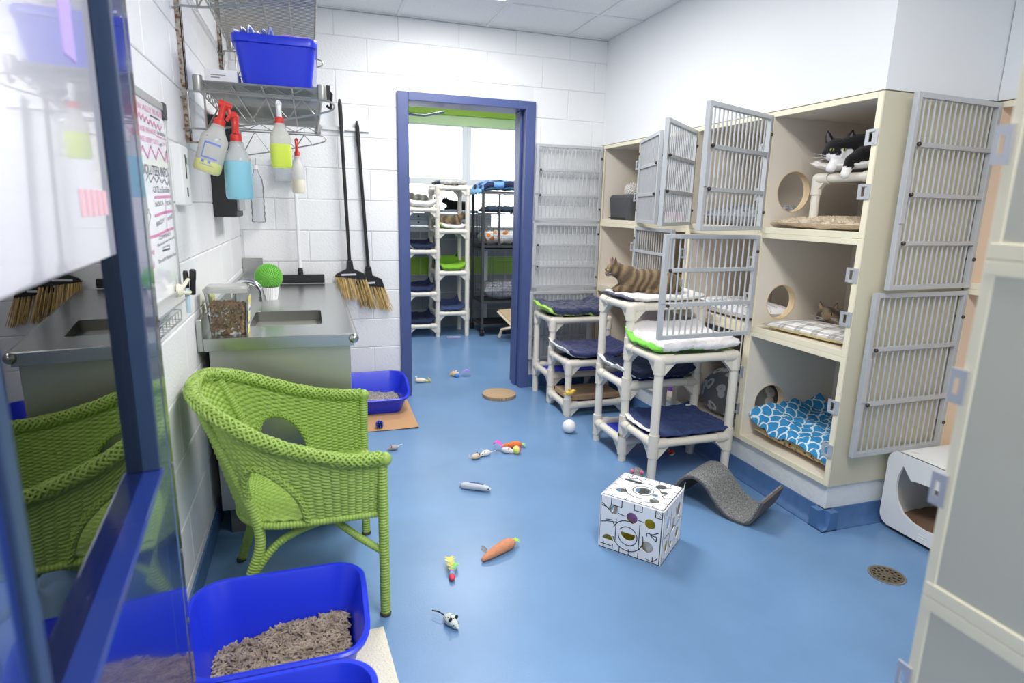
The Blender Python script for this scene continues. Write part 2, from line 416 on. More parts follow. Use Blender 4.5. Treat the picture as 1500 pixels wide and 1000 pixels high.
def window(n, x0, x1):
    zs = Yp(640, 265, YF).z
    o = G().box(x0, x0+.05, YF+.0, YF+.07, 1.10, 2.28).box(x1-.05, x1, YF, YF+.07, 1.10, 2.28).box(x0+.05, x1-.05, YF, YF+.07, 2.23, 2.28).box(x0+.05, x1-.05, YF, YF+.07, 1.10, 1.15).box(x0+.05, x1-.05, YF+.005, YF+.065, zs-.035, zs+.035).obj('window_%d' % n, WFR, smooth=False, bev=.004)
    struct(o, 'white framed window full of daylight, %s' % ('left of the centre mullion' if n == 1 else 'right of the centre mullion'))
    o['category'] = 'window'
    for a, b in ((1.15, zs-.035), (zs+.035, 2.23)): G().box(x0+.05, x1-.05, YF+.03, YF+.036, a, b).obj('pane', PANE, o, False)
mx = Yp(684, 250, YF).x
window(1, .15, mx); window(2, mx, XOUT)
troffer(.9, 2.1, 5.1, 5.7, FAR_W, 'recessed ceiling light in the far room')

# =================================================================== CAGES
BARM = {}
def cage_door(parent, hinge, ang, z0, z1, wd, rails, nb=14, name='door'):
    """door frame as one part, its bars as sub-parts. hinge in parent space; ang = direction of the leaf"""
    h = z1-z0; s = .011; g = G()
    g.box(0, .022, -s, s, 0, h).box(wd-.022, wd, -s, s, 0, h).box(.022, wd-.022, -s, s, 0, .02).box(.022, wd-.022, -s, s, h-.02, h)
    for k in range(1, rails+1):
        z = h*k/(rails+1); g.box(.022, wd-.022, -s*.9, s*.9, z-.009, z+.009)
    g.box(wd-.022, wd+.004, .011, .016, h*.35, h*.62)
    d = g.obj(name, BAR, parent, False, bev=.0015); d.location = (hinge[0], hinge[1], z0); d.rotation_euler = (0, 0, ang)
    k = round(h, 3)
    if k not in BARM: BARM[k] = G().tube([(0, 0, .012), (0, 0, h-.012)], .0042, 6).mesh('bar', BAR)
    for i in range(nb): inst(BARM[k], 'bar', d, (.022+(wd-.044)*(i+1)/(nb+1), 0, 0))
    gb = G()
    for kk in range(1, rails+1): gb.ell((wd-.035, -.016, h*kk/(rails+1)), .009, 8, 5).ell((wd-.035, .016, h*kk/(rails+1)), .009, 8, 5)
    for zz in (.16, .84): gb.ell((.011, -.013, h*zz), .008, 8, 5).ell((.011, .013, h*zz), .008, 8, 5)
    gb.obj('bolt_heads', BOLT, d)
    return d
def hdir(th): t = math.radians(th); return math.atan2(-math.cos(t), -math.sin(t))
XB = 2.70
def cage(label, y0, y1, z0, z1, xf=XR, xb=XB, holes=(), inner=CAGEIN, endmat=None, name='cat_cage'):
    """a box open to -x; y0<y1; holes: list of ('near'|'far', x, z, r)"""
    t = thing(name, label, 'cage', (xf, y0, z0), 0, 'stacked laminate cat cages')
    W, H, D, p = y1-y0, z1-z0, xb-xf, .018
    def side(y, tag_):
        hs = [circ(x-xf, z-z0, r, 32) for (sd, x, z, r) in holes if sd == tag_]
        mm = endmat if (endmat and tag_ == 'near') else inner
        G().plate([(.004, 0), (D, 0), (D, H), (.004, H)], hs, p, lambda u, v, q: (u, y+q, v)).obj('side_panel', mm, t, False)
        for (sd, x, z, r) in holes:
            if sd == tag_:
                G().plate(circ(x-xf, z-z0, r, 32), [circ(x-xf, z-z0, r-.004, 32)], p+.002, lambda u, v, q: (u, y-.001+q, v)).obj('porthole_rim', PLY, t)
    side(0, 'near'); side(W-p, 'far')
    G().box(.004, D, p, W-p, 0, .022).obj('floor_panel', inner, t, False)
    G().box(.004, D, p, W-p, H-.02, H).obj('top_panel', inner, t, False)
    G().box(D-.012, D, p, W-p, .022, H-.02).obj('back_panel', inner, t, False)
    e = .024
    g = G().box(-.006, .004, 0, e, 0, H).box(-.006, .004, W-e, W, 0, H).box(-.006, .004, e, W-e, 0, e+.004).box(-.006, .004, e, W-e, H-e, H)
    g.obj('edge_frame', CAGEEDGE, t, False, bev=.002)
    return t
def latch(parent, y, z):
    """pressed plate on the divider edge reaching into the opening"""
    g = G(); g.plate([(-.03, -.03), (.028, -.03), (.028, .03), (-.03, .03)], [[(-.004, -.018), (.012, -.018), (.012, .018), (-.004, .018)]], .003, lambda u, v, q: (-.0095+q, y+u+.028, z+v))
    g.box(-.014, -.0095, y+.014, y+.04, z-.03, z-.02).box(-.014, -.0095, y+.014, y+.04, z+.02, z+.03)
    g.obj('latch_plate', M('silver latch', (205, 207, 210), .35, .5), parent, False)
YC = [4.262, 3.705, 3.10, 2.50, YA]
ZR = [.20, .782, 1.272, 1.832]
PH = [(2.268, .393, .095), (2.268, .926, .09), (2.267, 1.472, .1)]
LAB = [['empty bottom-row cage against the block wall behind the pipe stands', 'bottom-row cage holding a purple toy, next to the leopard bed cage', 'bottom-row cage holding a grey leopard print bed', 'bottom-row cage holding the blue scalloped blanket'],
       ['middle-row cage against the block wall, behind the lying tabby', 'middle-row cage with its barred door nearly shut', 'middle-row cage holding a white pillow and a pipe stool', 'middle-row cage holding a tabby kitten on a plaid pillow'],
       ['top-row cage against the block wall holding a charcoal cube bed', 'top-row cage with its barred door half shut before a black and pink bed', 'top-row cage holding a grey shaggy bed', 'top-row cage holding the black and white cat']]
CAGES = {}
for r in range(3):
    for c in range(4):
        hs = []
        x, z, rr = PH[r]
        if c == 3: hs = [('far', x, z, rr)]
        if c == 2: hs = [('near', x, z, rr)]
        t = cage(LAB[r][c], YC[c+1], YC[c], ZR[r], ZR[r+1], holes=hs, endmat=CAGEEND if c == 3 else None)
        CAGES[r, c] = t
        H = ZR[r+1]-ZR[r]
        for zz in ((.33, .70) if r else (.28, .62)): latch(t, -.002, H*zz)
def lp(r, c, y): return (-.012, y-YC[c+1])
# doors: (row, col, hinge y, leaf angle, z0, z1, width)
for (r, c, th, z0, z1, wd) in ((2, 0, 91, 1.285, 1.822, .525), (1, 0, 91, .785, 1.265, .53), (0, 0, 91, .23, .755, .54),
                               (2, 1, 18, 1.29, 1.815, .55), (1, 1, 6, .792, 1.262, .55), (2, 2, 49, 1.29, 1.812, .55), (2, 3, 67, 1.285, 1.815, .55), (1, 3, 87, .765, 1.262, .55)):
    cage_door(CAGES[r, c], (-.014, YC[c]-YC[c+1]-(.0 if c else .012)-(.018 if c else 0)), hdir(th), z0-ZR[r], z1-ZR[r], wd, 2, 14)
# end face of the cage row
# recessed cages in the alcove (double-height), doors folded flat on the end panel
for k, (z0, z1, lb) in enumerate(((.20, 1.065, 'tall lower alcove cage behind the white cat house'), (1.065, 1.832, 'tall upper alcove cage with peach interior and small plush toy'))):
    t = cage(lb, .62, YA-.002, z0, z1, xf=XA, xb=XOUT-.01, inner=PEACH)
    CAGES['a', k] = t
    W = YA-.002-.62
    cage_door(t, (-.016, W-.022), hdir(86 if k else 89), (.345 if k == 0 else 1.072)-z0, (1.058 if k == 0 else 1.825)-z0, .505 if k else .53, 3 if k else 2, 14)
# entrance-side cage stack (only its side shows)
for r in range(3):
    z0, z1 = [.20, .825, 1.308][r], [.825, 1.308, 1.86][r]
    t = thing('cat_cage', ['bottom', 'middle', 'top'][r]+' cage of the stack beside the entrance, seen from its plain side', 'cage', (.826, -.25, z0), 0, 'stacked laminate cat cages')
    H = z1-z0
    G().box(0, .6, 0, .80, 0, H).obj('body', M('greige cage side', (198, 196, 180), .45), t, False)
    G().box(-.003, .6, -.002, .803, 0, .022).box(-.003, .6, -.002, .803, H-.02, H).box(-.002, .02, .79, .806, 0, H).obj('edge_frame', CAGEEDGE, t, False, bev=.002)
    for (px, py) in ([(1322, 985)], [(1409, 565), (1374, 712)], [(1480, 212)])[r]:
        zz = Xp(px, py, .83).z-z0
        gg = G(); gg.plate([(-.011, -.024), (.011, -.024), (.011, .024), (-.011, .024)], [[(-.002, -.011), (.005, -.011), (.005, .011), (-.002, .011)]], .003, lambda u, v, q: (-.006+q, .808+u, zz+v))
        gg.obj('latch_plate', MATS['silver latch'], t, False)
struct(G().box(.835, 1.5, -.25, .55, 0, .2).obj('trim_2', CURBW, smooth=False), 'white curb under the cage stack beside the entrance')

# =================================================================== FOREGROUND DOOR (left)
dang = math.radians(5.0)
dr = struct(bpy.data.objects.new('door_2', None), 'navy glazed entrance door swung open beside the left wall'); COL.objects.link(dr)
dr.location = (-.300, 1.36, 0); dr.rotation_euler = (0, 0, dang)
# local: door runs toward -y from its free edge at y=0; face toward +x at x=0
DW, DH, T = 1.0, 2.06, .045
e0 = .10; st0 = .045        # steel guard width, stile
G().box(-T, 0, -.19, -st0, .02, DH).obj('stile', DOORB, dr, False, bev=.003)
G().box(-T, 0, -DW, -DW+.15, .02, DH).obj('stile', DOORB, dr, False, bev=.003)
G().box(-T, 0, -DW+.15, -.19, .02, .82).obj('kick_panel', DOORB, dr, False)
G().box(-T, .012, -DW+.15, -.19, .82, .885).obj('rail', DOORB, dr, False, bev=.004)
G().box(-T, 0, -DW+.15, -.19, DH-.15, DH).obj('rail', DOORB, dr, False, bev=.003)
g = G().box(-T*.7, .006, -.205, -.185, .885, DH-.15).box(-T*.7, .006, -DW+.14, -DW+.165, .885, DH-.15).obj('glazing_bead', M('dark glazing bead', (44, 62, 92), .35), dr, False, bev=.002)
G().box(-T*.55, -T*.45, -DW+.15, -.19, .885, DH-.15).obj('pane', glass('door glass', (250, 253, 252), 1.6), dr, False)
G().box(-T, .0015, -st0, 0, .02, DH).obj('edge_guard', M('polished edge guard', (150, 158, 172), .12, .9), dr, False, bev=.002)
g = G()
for z in (.2, .45, .62, .82, 1.9): g.ell((.002, -.022, z), (.002, .006, .006), 8, 5)
g.obj('guard_screws', STEELD, dr)
# paper sign fixed to the back of the glass
sg = thing('paper_sign', 'large white paper sign taped on the glass of the entrance door', 'sign', dr.location, dang)
PAPER = M('white paper', (240, 240, 244), .7); LAM = M('laminated sheet', (206, 206, 216), .10, coat=1.0, spec=.8, bump=.06, bscale=6)
G().plate([(-.84, 1.275), (-.262, 1.275), (-.262, 1.90), (-.84, 1.90)], [], .001, lambda u, v, q: (-.014+q, u, v)).obj('sheet', LAM, sg, False)
G().box(-.0128, -.0122, -.44, -.38, 1.53, 1.80).obj('purple_print', M('purple print', (170, 150, 220), .7), sg, False)
g = G()
for k in range(5): g.box(-.0128, -.0122, -.45+k*.034, -.426+k*.034, 1.335, 1.37)
g.obj('pink_print', M('faded pink print', (226, 180, 190), .7), sg, False)

# =================================================================== WHITEBOARD
BX = XL+.016
c1 = Xp(246, 158, BX); c2 = Xp(262, 434, BX)
wy1 = (c1.y+c2.y)/2+.0; wz1 = c1.z; wz0 = c2.z+.005; wy0 = 1.45
wbd = thing('whiteboard', 'whiteboard with pink and black handwriting on the left block wall', 'whiteboard', (XL, wy0, wz0))
Wb, Hb = wy1-wy0, wz1-wz0
G().box(.001, .012, 0, Wb, 0, Hb).obj('board', M('whiteboard enamel', (246, 246, 250), .22, coat=.3), wbd, False)
AL = M('aluminium trim', (206, 208, 206), .35, .6)
G().box(.001, .017, 0, Wb, Hb-.02, Hb+.002).box(.001, .017, 0, Wb, -.004, .016).box(.001, .017, Wb-.014, Wb+.002, .016, Hb-.02).obj('frame', AL, wbd, False, bev=.002)
G().box(.001, .021, Wb-.03, Wb+.006, Hb-.045, Hb+.006).obj('corner_cap', M('dark grey cap', (70, 72, 74), .5), wbd, False, bev=.004)
G().box(.012, .05, 0, Wb-.12, -.006, .0).obj('tray', AL, wbd, False)
PINK = M('pink marker ink', (222, 142, 184), .6); INK = M('black marker ink', (96, 98, 112), .6)
def bp(px, py, off=.0130):
    P = Xp(px, py, BX-.003); return Vector((off, min(P.y-wy0, Wb-.018), P.z-wz0))
def stroke(g, pts, wd=.0035):
    pts = [bp(*p) for p in pts]
    for a, b in zip(pts, pts[1:]):
        d = (b-a); n = Vector((0, -d.z, d.y))
        if n.length < 1e-6: continue
        n = n.normalized()*wd/2; e = d.normalized()*wd*.3
        g.add([a-n-e, a+n-e, b+n+e, b-n+e], [(0, 1, 2, 3)])
def write(g, txt, p0, p1, wmul=1.0):
    a, b = bp(*p0), bp(*p1); tmp = G(); wid = text_geo(tmp, txt, 1, lambda u, v, q: (u, v, q))
    L = (b-a).length; sc = L/max(wid, .01); d = (b-a).normalized(); up = Vector((0, 0, 1))
    hs = wmul*.62
    g.add([a+d*(v[0]*sc)+up*(v[1]*hs)+Vector((v[2]*.0002, 0, 0)) for v in tmp.v], tmp.f)
gp, gk = G(), G()
write(gp, 'TEEN ALLY RULES!', (191, 152), (241, 175), .036)
stroke(gk, [(220, 169), (234, 176)], .004)
zz = [(193, 161)]
for k in range(1, 17): zz.append((193+k*2.75, 161+k*1.75+(4 if k % 2 else -3)))
stroke(gp, zz, .006)
write(gp, 'PLEASE BEHAVE', (198, 188), (229, 198), .033); write(gk, 'carefully', (230, 196), (246, 203), .030)
stroke(gp, [(230, 199), (237, 202)], .004); stroke(gp, [(239, 203), (246, 206)], .004)
write(gp, 'PLEASE KEEP CATS', (199, 203), (233, 213), .033); write(gk, 'in', (234, 214), (238, 215), .03); write(gp, 'Their', (239, 213), (248, 216), .026)
stroke(gp, [(199, 215), (205, 226), (209, 214), (217, 231), (221, 214), (229, 233), (233, 217), (242, 236), (245, 222), (250, 238)], .006)
write(gk, '{VOLUTEER INFO}', (208, 254), (252, 261), .065)
stroke(gk, [(215, 264), (217, 256), (221, 267), (225, 258), (230, 267), (233, 259), (238, 268), (241, 262), (245, 271), (249, 265), (252, 272)], .003)
write(gk, '-CATS to Socialize-', (224, 282), (253, 282), .040)
stroke(gp, [(227, 289), (254, 288)], .008); stroke(gp, [(228, 316), (241, 311), (254, 309)], .008); stroke(gp, [(242, 289), (245, 337)], .0035)
write(gk, 'INDICA', (228, 303), (240, 300), .030); write(gk, 'MICHAEL', (244, 301), (254, 299), .030)
write(gk, 'BAILEY', (230, 332), (241, 325), .030); write(gk, 'MACKENZIE', (246, 324), (258, 318), .028)
stroke(gp, [(214, 349), (230, 345), (246, 337), (260, 333)], .008)
write(gk, '-COMMENTS-', (233, 352), (251, 344), .026); write(gk, 'Please know how cats', (231, 362), (257, 348), .02); write(gk, 'are doing', (239, 364), (249, 360), .02)
stroke(gk, [(239, 367), (249, 364)], .006); write(gk, 'Do with Multiple Suits', (233, 386), (261, 372), .026)
write(gp, 'Dewey', (216, 377), (227, 371), .04); write(gp, 'y-fal', (218, 398), (227, 392), .045)
# cat doodle
stroke(gk, [(207, 286), (210, 283), (213, 278), (214, 286), (216, 300), (217, 312), (213, 318), (210, 316)], .0025)
stroke(gk, [(208, 294), (208, 297)], .005); stroke(gk, [(212, 293), (212, 297)], .005)
stroke(gk, [(210, 304), (211, 309), (213, 309), (214, 305)], .0025); stroke(gk, [(216, 309), (218, 306), (219, 312), (221, 315), (220, 321), (219, 326), (218, 334), (215, 330), (212, 328)], .0025)
gp.obj('pink_writing', PINK, wbd, False, fix=False)['kind'] = 'stuff'; gk.obj('black_writing', INK, wbd, False, fix=False)['kind'] = 'stuff'
# hand-shaped magnet clips and markers
CREAM = M('cream plastic', (240, 234, 212), .4)
h0 = Xp(262, 419, BX)
mg = thing('magnet_clip', 'cream magnetic pen clip at the corner of the whiteboard', 'clip', (BX, h0.y, h0.z))
g = G().lathe([(.020, 0), (.022, .006), (.018, .014), (.010, .018)], 16, (0, -.03, -.01), Matrix.Rotation(PI/2, 3, 'Y'))
for dz in (-.022, .022):
    g.tube([(.015, -.03, -.01+dz*.3), (.03, -.012, dz), (.03, .02, dz*.9)], .006, 8).ell((.03, .025, dz*.9), .011, 10, 6)
g.obj('body', CREAM, mg)
def marker(label, p, L, r, mat, capmat, tilt, name='marker_pen', up=1):
    t = thing(name, label, 'marker', p, rot=tilt)
    G().lathe([(r*.9, 0), (r, .004), (r, L*.62), (r*.7, L*.64)], 12).obj('barrel', mat, t)
    G().lathe([(r*1.12, L*.6), (r*1.12, L*.95), (r*.8, L)], 12).obj('cap', capmat, t)
    return t
P = Xp(262, 466, BX+.02)
marker('pale blue marker with black cap held by the cream clip', (BX+.022, h0.y+.004, h0.z-.09), .14, .0075, M('pale blue plastic', (190, 212, 226), .4), BLACK, (0, 0, 0))
marker('short black marker leaning in the cream clip', (BX+.036, h0.y+.016, h0.z-.03), .085, .009, BLACK, BLACK, (.15, .1, 0))
# wire pen basket below the board
q = Xp(240, 462, XL+.03)
wk = thing('pen_basket', 'small wire pen basket on the wall below the whiteboard', 'basket', (XL+.005, q.y, q.z-.03))
g = G()
for z in (0, .03): g.tube([(0, -.22, z), (.05, -.22, z), (.05, .10, z), (0, .10, z)], .002, 6)
for k in range(9): y = -.22+.32*k/8; g.tube([(0, y, 0), (.05, y, 0), (.05, y, .03)], .0015, 5)
g.obj('wires', CHROME, wk)
gg = G()
for k in range(6): gg.lathe([(.006, 0), (.006, .004), (.003, .012)], 8, (.03, -.05+k*.024, .0325))
gg.obj('tips', CHROME, wk)
marker('blue and grey dry marker lying in the wire pen basket', (XL+.035, q.y-.20, q.z-.02), .12, .009, M('bright blue plastic', (64, 150, 220), .4), M('slate grey plastic', (96, 104, 110), .5), (-PI/2+.1, 0, 0))

# small white wall box
a = Xp(246, 240, XL); b = Xp(272, 297, XL+.03)
sw = thing('wall_control', 'white wall control box with a slot beside the whiteboard', 'switch', (XL, 2.345, 1.345))
G().box(.001, .035, 0, .13, 0, .20).obj('case', WHITEP, sw, False, bev=.005)
G().box(.035, .037, .06, .068, .09, .17).box(.035, .036, .055, .075, .03, .06).obj('slot', BLACK, sw, False)
G().box(.0352, .036, .085, .095, .14, .16).obj('indicator', M('green led cap', (60, 130, 90), .4), sw, False)

# =================================================================== WALL SHELVES
SX0, SX1, SY0, SY1 = -.367, .065, 2.60, 3.82
def upright(y, label):
    t = thing('shelf_upright', label, 'rail', (XL, y, 1.58), 0, 'wall uprights of the wire shelves')
    G().plate([(0, 0), (.038, 0), (.038, .92), (0, .92)], [], .003, lambda u, v, q: (.02+q, u-.019, v)).box(.001, .023, -.019, -.016, 0, .92).box(.001, .023, .016, .019, 0, .92).box(.001, .06, -.016, .016, -.004, .0).obj('channel', RUST, t, False)
    g = G()
    for k in range(22): g.box(.0228, .0238, -.005, .005, .03+k*.04, .05+k*.04)
    g.obj('slots', BLACK, t, False)
upright(2.66, 'rust-spotted metal upright carrying the near shelf brackets'); upright(3.86, 'rust-spotted metal upright carrying the far shelf brackets')
def wire_shelf(z, label, deck=True):
    t = thing('wire_shelf', label, 'shelf', (0, 0, z), 0, 'zinc wire wall shelves')
    for (a, b) in (((SX0, SY0), (SX1, SY0)), ((SX0, SY1), (SX1, SY1)), ((SX0, SY0), (SX0, SY1)), ((SX1, SY0), (SX1, SY1))):
        g = G(); a = Vector((*a, 0)); b = Vector((*b, 0)); n = max(4, int((b-a).length/.055)); lo = Vector((0, 0, -.032))
        g.tube([a, b], .0035, 6).tube([a+lo, b+lo], .0035, 6)
        g.tube([a+(b-a)*(k/n)+(lo if k % 2 else Vector((0, 0, 0))) for k in range(n+1)], .0025, 5)
        g.obj('edge_truss', WIRE, t)
    g = G(); n = int((SY1-SY0)/.021)
    for k in range(1, n): y = SY0+(SY1-SY0)*k/n; g.tube([(SX0, y, .002), (SX1, y, .002)], .0018, 4)
    for k in (1, 2, 3): x = SX0+(SX1-SX0)*k/4; g.tube([(x, SY0, -.004), (x, SY1, -.004)], .0035, 6)
    o = g.obj('wire_deck', WIRE, t); o['kind'] = 'stuff'
    for x in (SX0, SX1):
        for y in (SY0, SY1): G().lathe([(.016, -.038), (.0175, -.03), (.0175, .012), (.016, .018)], 12, (x, y, 0)).obj('corner_collar', WIRE, t)
    for y, sg_ in ((SY0-.022, 1), (SY1+.022, -1)):
        g = G(); zt, tip = -.042, .109
        path = spline([(-.40, y, -.17), (-.30, y, -.165), (-.10, y, -.125), (.07, y, -.085), (tip, y, -.062), (.085, y, zt), (0, y, zt), (-.2, y, zt), (-.386, y, zt), (-.400, y, zt-.012), (-.40, y, -.17)], 5)
        g.tube(path, .004, 6)
        for x0, x1 in ((-.345, -.20), (-.20, -.06), (-.06, .04)):
            zb = lambda x: -.165+(x+.30)*.19
            g.tube([(x0, y, zb(x0)), ((x0+x1)/2, y, zt), (x1, y, zb(x1))], .0035, 5)
        g.tube([(-.345, y, zt), (-.345, y, -.165)], .0035, 5).tube([(-.43, y+.04*sg_, -.17), (-.40, y, -.17)], .004, 6).tube([(-.43, y+.04*sg_, -.06), (-.40, y, -.06)], .004, 6)
        g.obj('bracket', WIRE, t)
    return t
wire_shelf(1.790, 'zinc wire wall shelf carrying the blue bin'); wire_shelf(2.20, 'zinc wire wall shelf below the ceiling')
# blue storage bin
def bin_geo(w0, d0, w1, d1, h, rim=.012, th=.004):
    g = G(); o0 = rrect(-w0/2, w0/2, -d0/2, d0/2, .03); o1 = rrect(-w1/2, w1/2, -d1/2, d1/2, .035)
    k = len(o0); S = lambda L, s, z: [(x*s, y*s, z) for x, y in L]
    rings = [S(o0, 1, 0), S(o1, 1, h-.03), S(o1, 1.05, h-.028), S(o1, 1.06, h-.004), S(o1, 1.05, h), S(o1, .965, h), S(o0, .95, th)]
    V = [p for r in rings for p in r]; F = [(i*k+j, i*k+(j+1) % k, (i+1)*k+(j+1) % k, (i+1)*k+j) for i in range(len(rings)-1) for j in range(k)]
    F += [tuple(range(k-1, -1, -1)), tuple(range((len(rings)-1)*k, len(rings)*k))]
    return g.add(V, F)
bn = thing('storage_bin', 'royal blue plastic storage bin on the wire shelf', 'bin', (-.095, 2.80, 1.794))
bin_geo(.245, .32, .29, .38, .175).obj('tub', LBLUE, bn)
G().box(.128, .146, -.12, .06, .02, .12, ).obj('paper_label', PAPER, bn, False)
g = G(); 
for k in range(6): g.tube(spline([(-.08+.02*k, -.1, .12), (-.09+.025*k, -.11, .19+.01*(k % 3)), (-.05+.02*k, -.06, .16)], 4), .012, 6, flat=.4)
tag(place(g.obj('plastic_bag', M('blue grey film', (110, 124, 190), .25), None), (-.15, 2.80, 1.80)), 'crumpled blue and clear plastic bag sticking out of the blue bin', 'bag')
g = G().tube(spline([(0, 0, .13), (.02, 0, .19), (.10, .02, .195), (.13, .02, .20)], 5), [.016]*16, 8, flat=.5)
tag(place(g.obj('lilac_toy', M('lilac plastic', (190, 160, 226), .4), None), (-.10, 2.72, 1.80)), 'lilac plastic toy poking out of the blue bin', 'toy')
for k, (x, y, lb) in enumerate(((-.345, 2.625, 'small white carton beside the blue bin on the wire shelf'), (-.36, 2.80, 'white carton behind the first one on the wire shelf'))):
    t = thing('carton', lb, 'carton', (x, y, 1.793), 0, 'white cartons on the wire shelf')
    G().box(0, .11, 0, .16, 0, .045).obj('box', PAPER, t, False, bev=.001); G().box(.02, .05, -.0008, 0, .015, .019).box(.02, .07, -.0008, 0, .024, .027).obj('print', M('grey print', (150, 150, 156), .7), t, False)
t = thing('folded_mat', 'folded navy mat lying on the wire shelf behind the bin', 'mat', (-.10, 3.15, 1.793))
G().box(-.1, .15, 0, .42, 0, .02).obj('lower_fold', NAVYC, t, False, bev=.006); G().box(-.09, .145, .01, .41, .0205, .04).obj('upper_fold', NAVYC, t, False, bev=.006)
tag(place(G().box(0, .14, 0, .36, 0, .03).obj('cardboard_sheet', M('worn kraft card', (214, 178, 140), .8), None, False, bev=.002), (-.35, 3.2, 1.793)), 'flat brown cardboard piece lying on the wire shelf', 'cardboard')
g = G().box(-.012, .012, -.03, .03, 0, .05).tube([(0, .03, .05), (.02, .05, .03), (.015, .05, -.03), (.0, .03, -.02)], .006, 8)
tag(place(g.obj('spring_clamp', BLACK, None, bev=.003), (.088, 2.72, 1.775)), 'black spring clamp on the front edge of the wire shelf', 'clamp')

# spray bottles
BOT = glass('milky bottle', (253, 253, 251), 1.35, .88)
def spray(label, foot, H, r, liq, level, capmat, headmat, tilt=(0, 0, 0), print_=False, rz=0):
    t = thing('spray_bottle', label, 'spray bottle', foot, rot=(tilt[0], tilt[1], rz), group='spray bottles hung on the shelf bracket')
    b = H*.72
    prof = [(r*.85, 0), (r, .01), (r, b*.62), (r*.96, b*.68), (r*.62, b*.82), (r*.50, b*.90), (r*.52, b*.93), (r*.30, b*.97), (r*.30, b)]
    G().lathe(prof, 20).obj('bottle', BOT, t)
    if liq:
        lv = b*level; pr = [(r*.86, -.0004), (r*1.006, .010)]+([(r*1.006, lv)] if lv < b*.62 else [(r*1.006, b*.62)]) + [(r*.9, lv+.0005)]
        G().lathe(pr, 20).obj('liquid', liq, t)
    G().lathe([(r*.34, b*.93), (r*.42, b*.935), (r*.42, b*1.05), (r*.28, b*1.08)], 14).obj('collar', capmat, t)
    g = G().tube([(0, 0, b*1.04), (0, 0, b*1.22), (0, 0, H*.985)], [r*.26, r*.24, r*.30], 10)
    g.tube([(-r*.35, 0, H*.98), (r*.55, 0, H*.985)], [r*.30, r*.22], 10)
    g.tube(spline([(r*.35, 0, H*.95), (r*.55, 0, H*.88), (r*.45, 0, H*.78)], 4), [r*.14]*9, 8)
    g.obj('trigger_head', headmat, t)
    if print_:
        g = G()
        for k in range(2):
            for j in range(8): g.box(-r*.5+j*r*.13, -r*.42+j*r*.13, -r*.86, -r*.855+.001, b*.66-k*.014, b*.675-k*.014)
        g.obj('black_print', INK, t, False)
        fr = []
        g = G()
        for (u0, u1, v0, v1) in ((-.5, .62, .52, .56), (-.5, -.42, .27, .56), (-.5, .62, .24, .27), (-.4, -.2, .15, .2), (.05, .25, .15, .2), (-.45, .5, .11, .12)):
            for j in range(6):
                ua, ub = u0+(u1-u0)*j/6, u0+(u1-u0)*(j+1)/6
                f = lambda u: (u*r, -math.sqrt(max(0, 1.003**2-u*u))*r)
                xa, ya = f(ua); xb, yb = f(ub); g.add([(xa, ya-.0006, b*v0), (xb, yb-.0006, b*v0), (xb, yb-.0006, b*v1), (xa, ya-.0006, b*v1)], [(0, 1, 2, 3)])
        g.obj('blue_print', M('pale blue print', (130, 150, 220), .6), t, False, fix=False)
    return t
LY = M('pale yellow liquid', (228, 228, 150), .2); LBq = M('light blue liquid', (150, 212, 232), .2); LYG = M('chartreuse liquid', (222, 240, 90), .2); LW = M('cloudy liquid', (232, 226, 206), .3)
yb_ = SY0-.055
p = Yp(352, 292, yb_); spray('spray bottle half full of light blue liquid with red trigger', (p.x, p.y, p.z), .305, .048, LBq, .62, RED, RED, rz=-PI/2, tilt=(0, -.02, 0))
p = Yp(302, 252, yb_-.04); spray('tilted spray bottle with blue printed label and red trigger', (p.x, p.y, p.z), .255, .047, LY, .20, RED, RED, tilt=(-.08, .30, 0), print_=True)
p = Yp(413, 246, yb_+.02); spray('spray bottle of chartreuse liquid with white trigger and red collar', (p.x, p.y, p.z), .238, .038, LYG, .50, RED, WHITEP, rz=-PI/2)
p = Yp(438, 283, SY1-.02); spray('slim spray bottle of cloudy liquid with red trigger over the sink', (p.x, p.y, p.z), .30, .036, LW, .35, RED, RED, rz=-PI/2)

# towel dispenser
t = thing('towel_dispenser', 'black paper towel dispenser on the left wall under the shelf', 'dispenser', (XL, 3.20, 1.29))
G().box(.001, .105, 0, .30, 0, .46).obj('housing', M('black textured housing', (38, 38, 40), .5), t, False, bev=.008)
G().box(.105, .118, .01, .29, .03, .43).obj('cover', M('smoke grey cover', (150, 152, 154), .25, .4), t, False, bev=.004)
# clear bottle on the back wall
t = thing('water_bottle', 'clear ribbed plastic bottle hanging on the block wall above the sink', 'bottle', (-.31, 4.245, 1.235))
prof = [(.03, 0), (.042, .008)]+[(.042-(.004 if k % 2 else 0), .02+k*.02) for k in range(12)]+[(.036, .27), (.016, .31), (.014, .33)]
CLEAR = glass('clear plastic', (246, 248, 250), 1.2, .22)
G().lathe(prof, 18).obj('bottle', CLEAR, t); G().lathe([(.016, .33), (.016, .355), (.01, .358)], 14).obj('cap', WHITEP, t)
G().tube(arc2 := [(0, 0, .358), (0, .02, .39), (0, .045, .40)], .003, 6).obj('hook', WIRE, t)
t = thing('wall_holder', 'clear plastic pouch fixed to the block wall above the sink', 'holder', (-.13, 4.30, 1.50))
G().box(-.07, .07, -.05, -.046, 0, .16).box(-.07, -.066, -.046, -.006, 0, .16).box(.066, .07, -.046, -.006, 0, .16).box(-.07, .07, -.05, -.006, -.004, 0).obj('pouch', CLEAR, t, False)
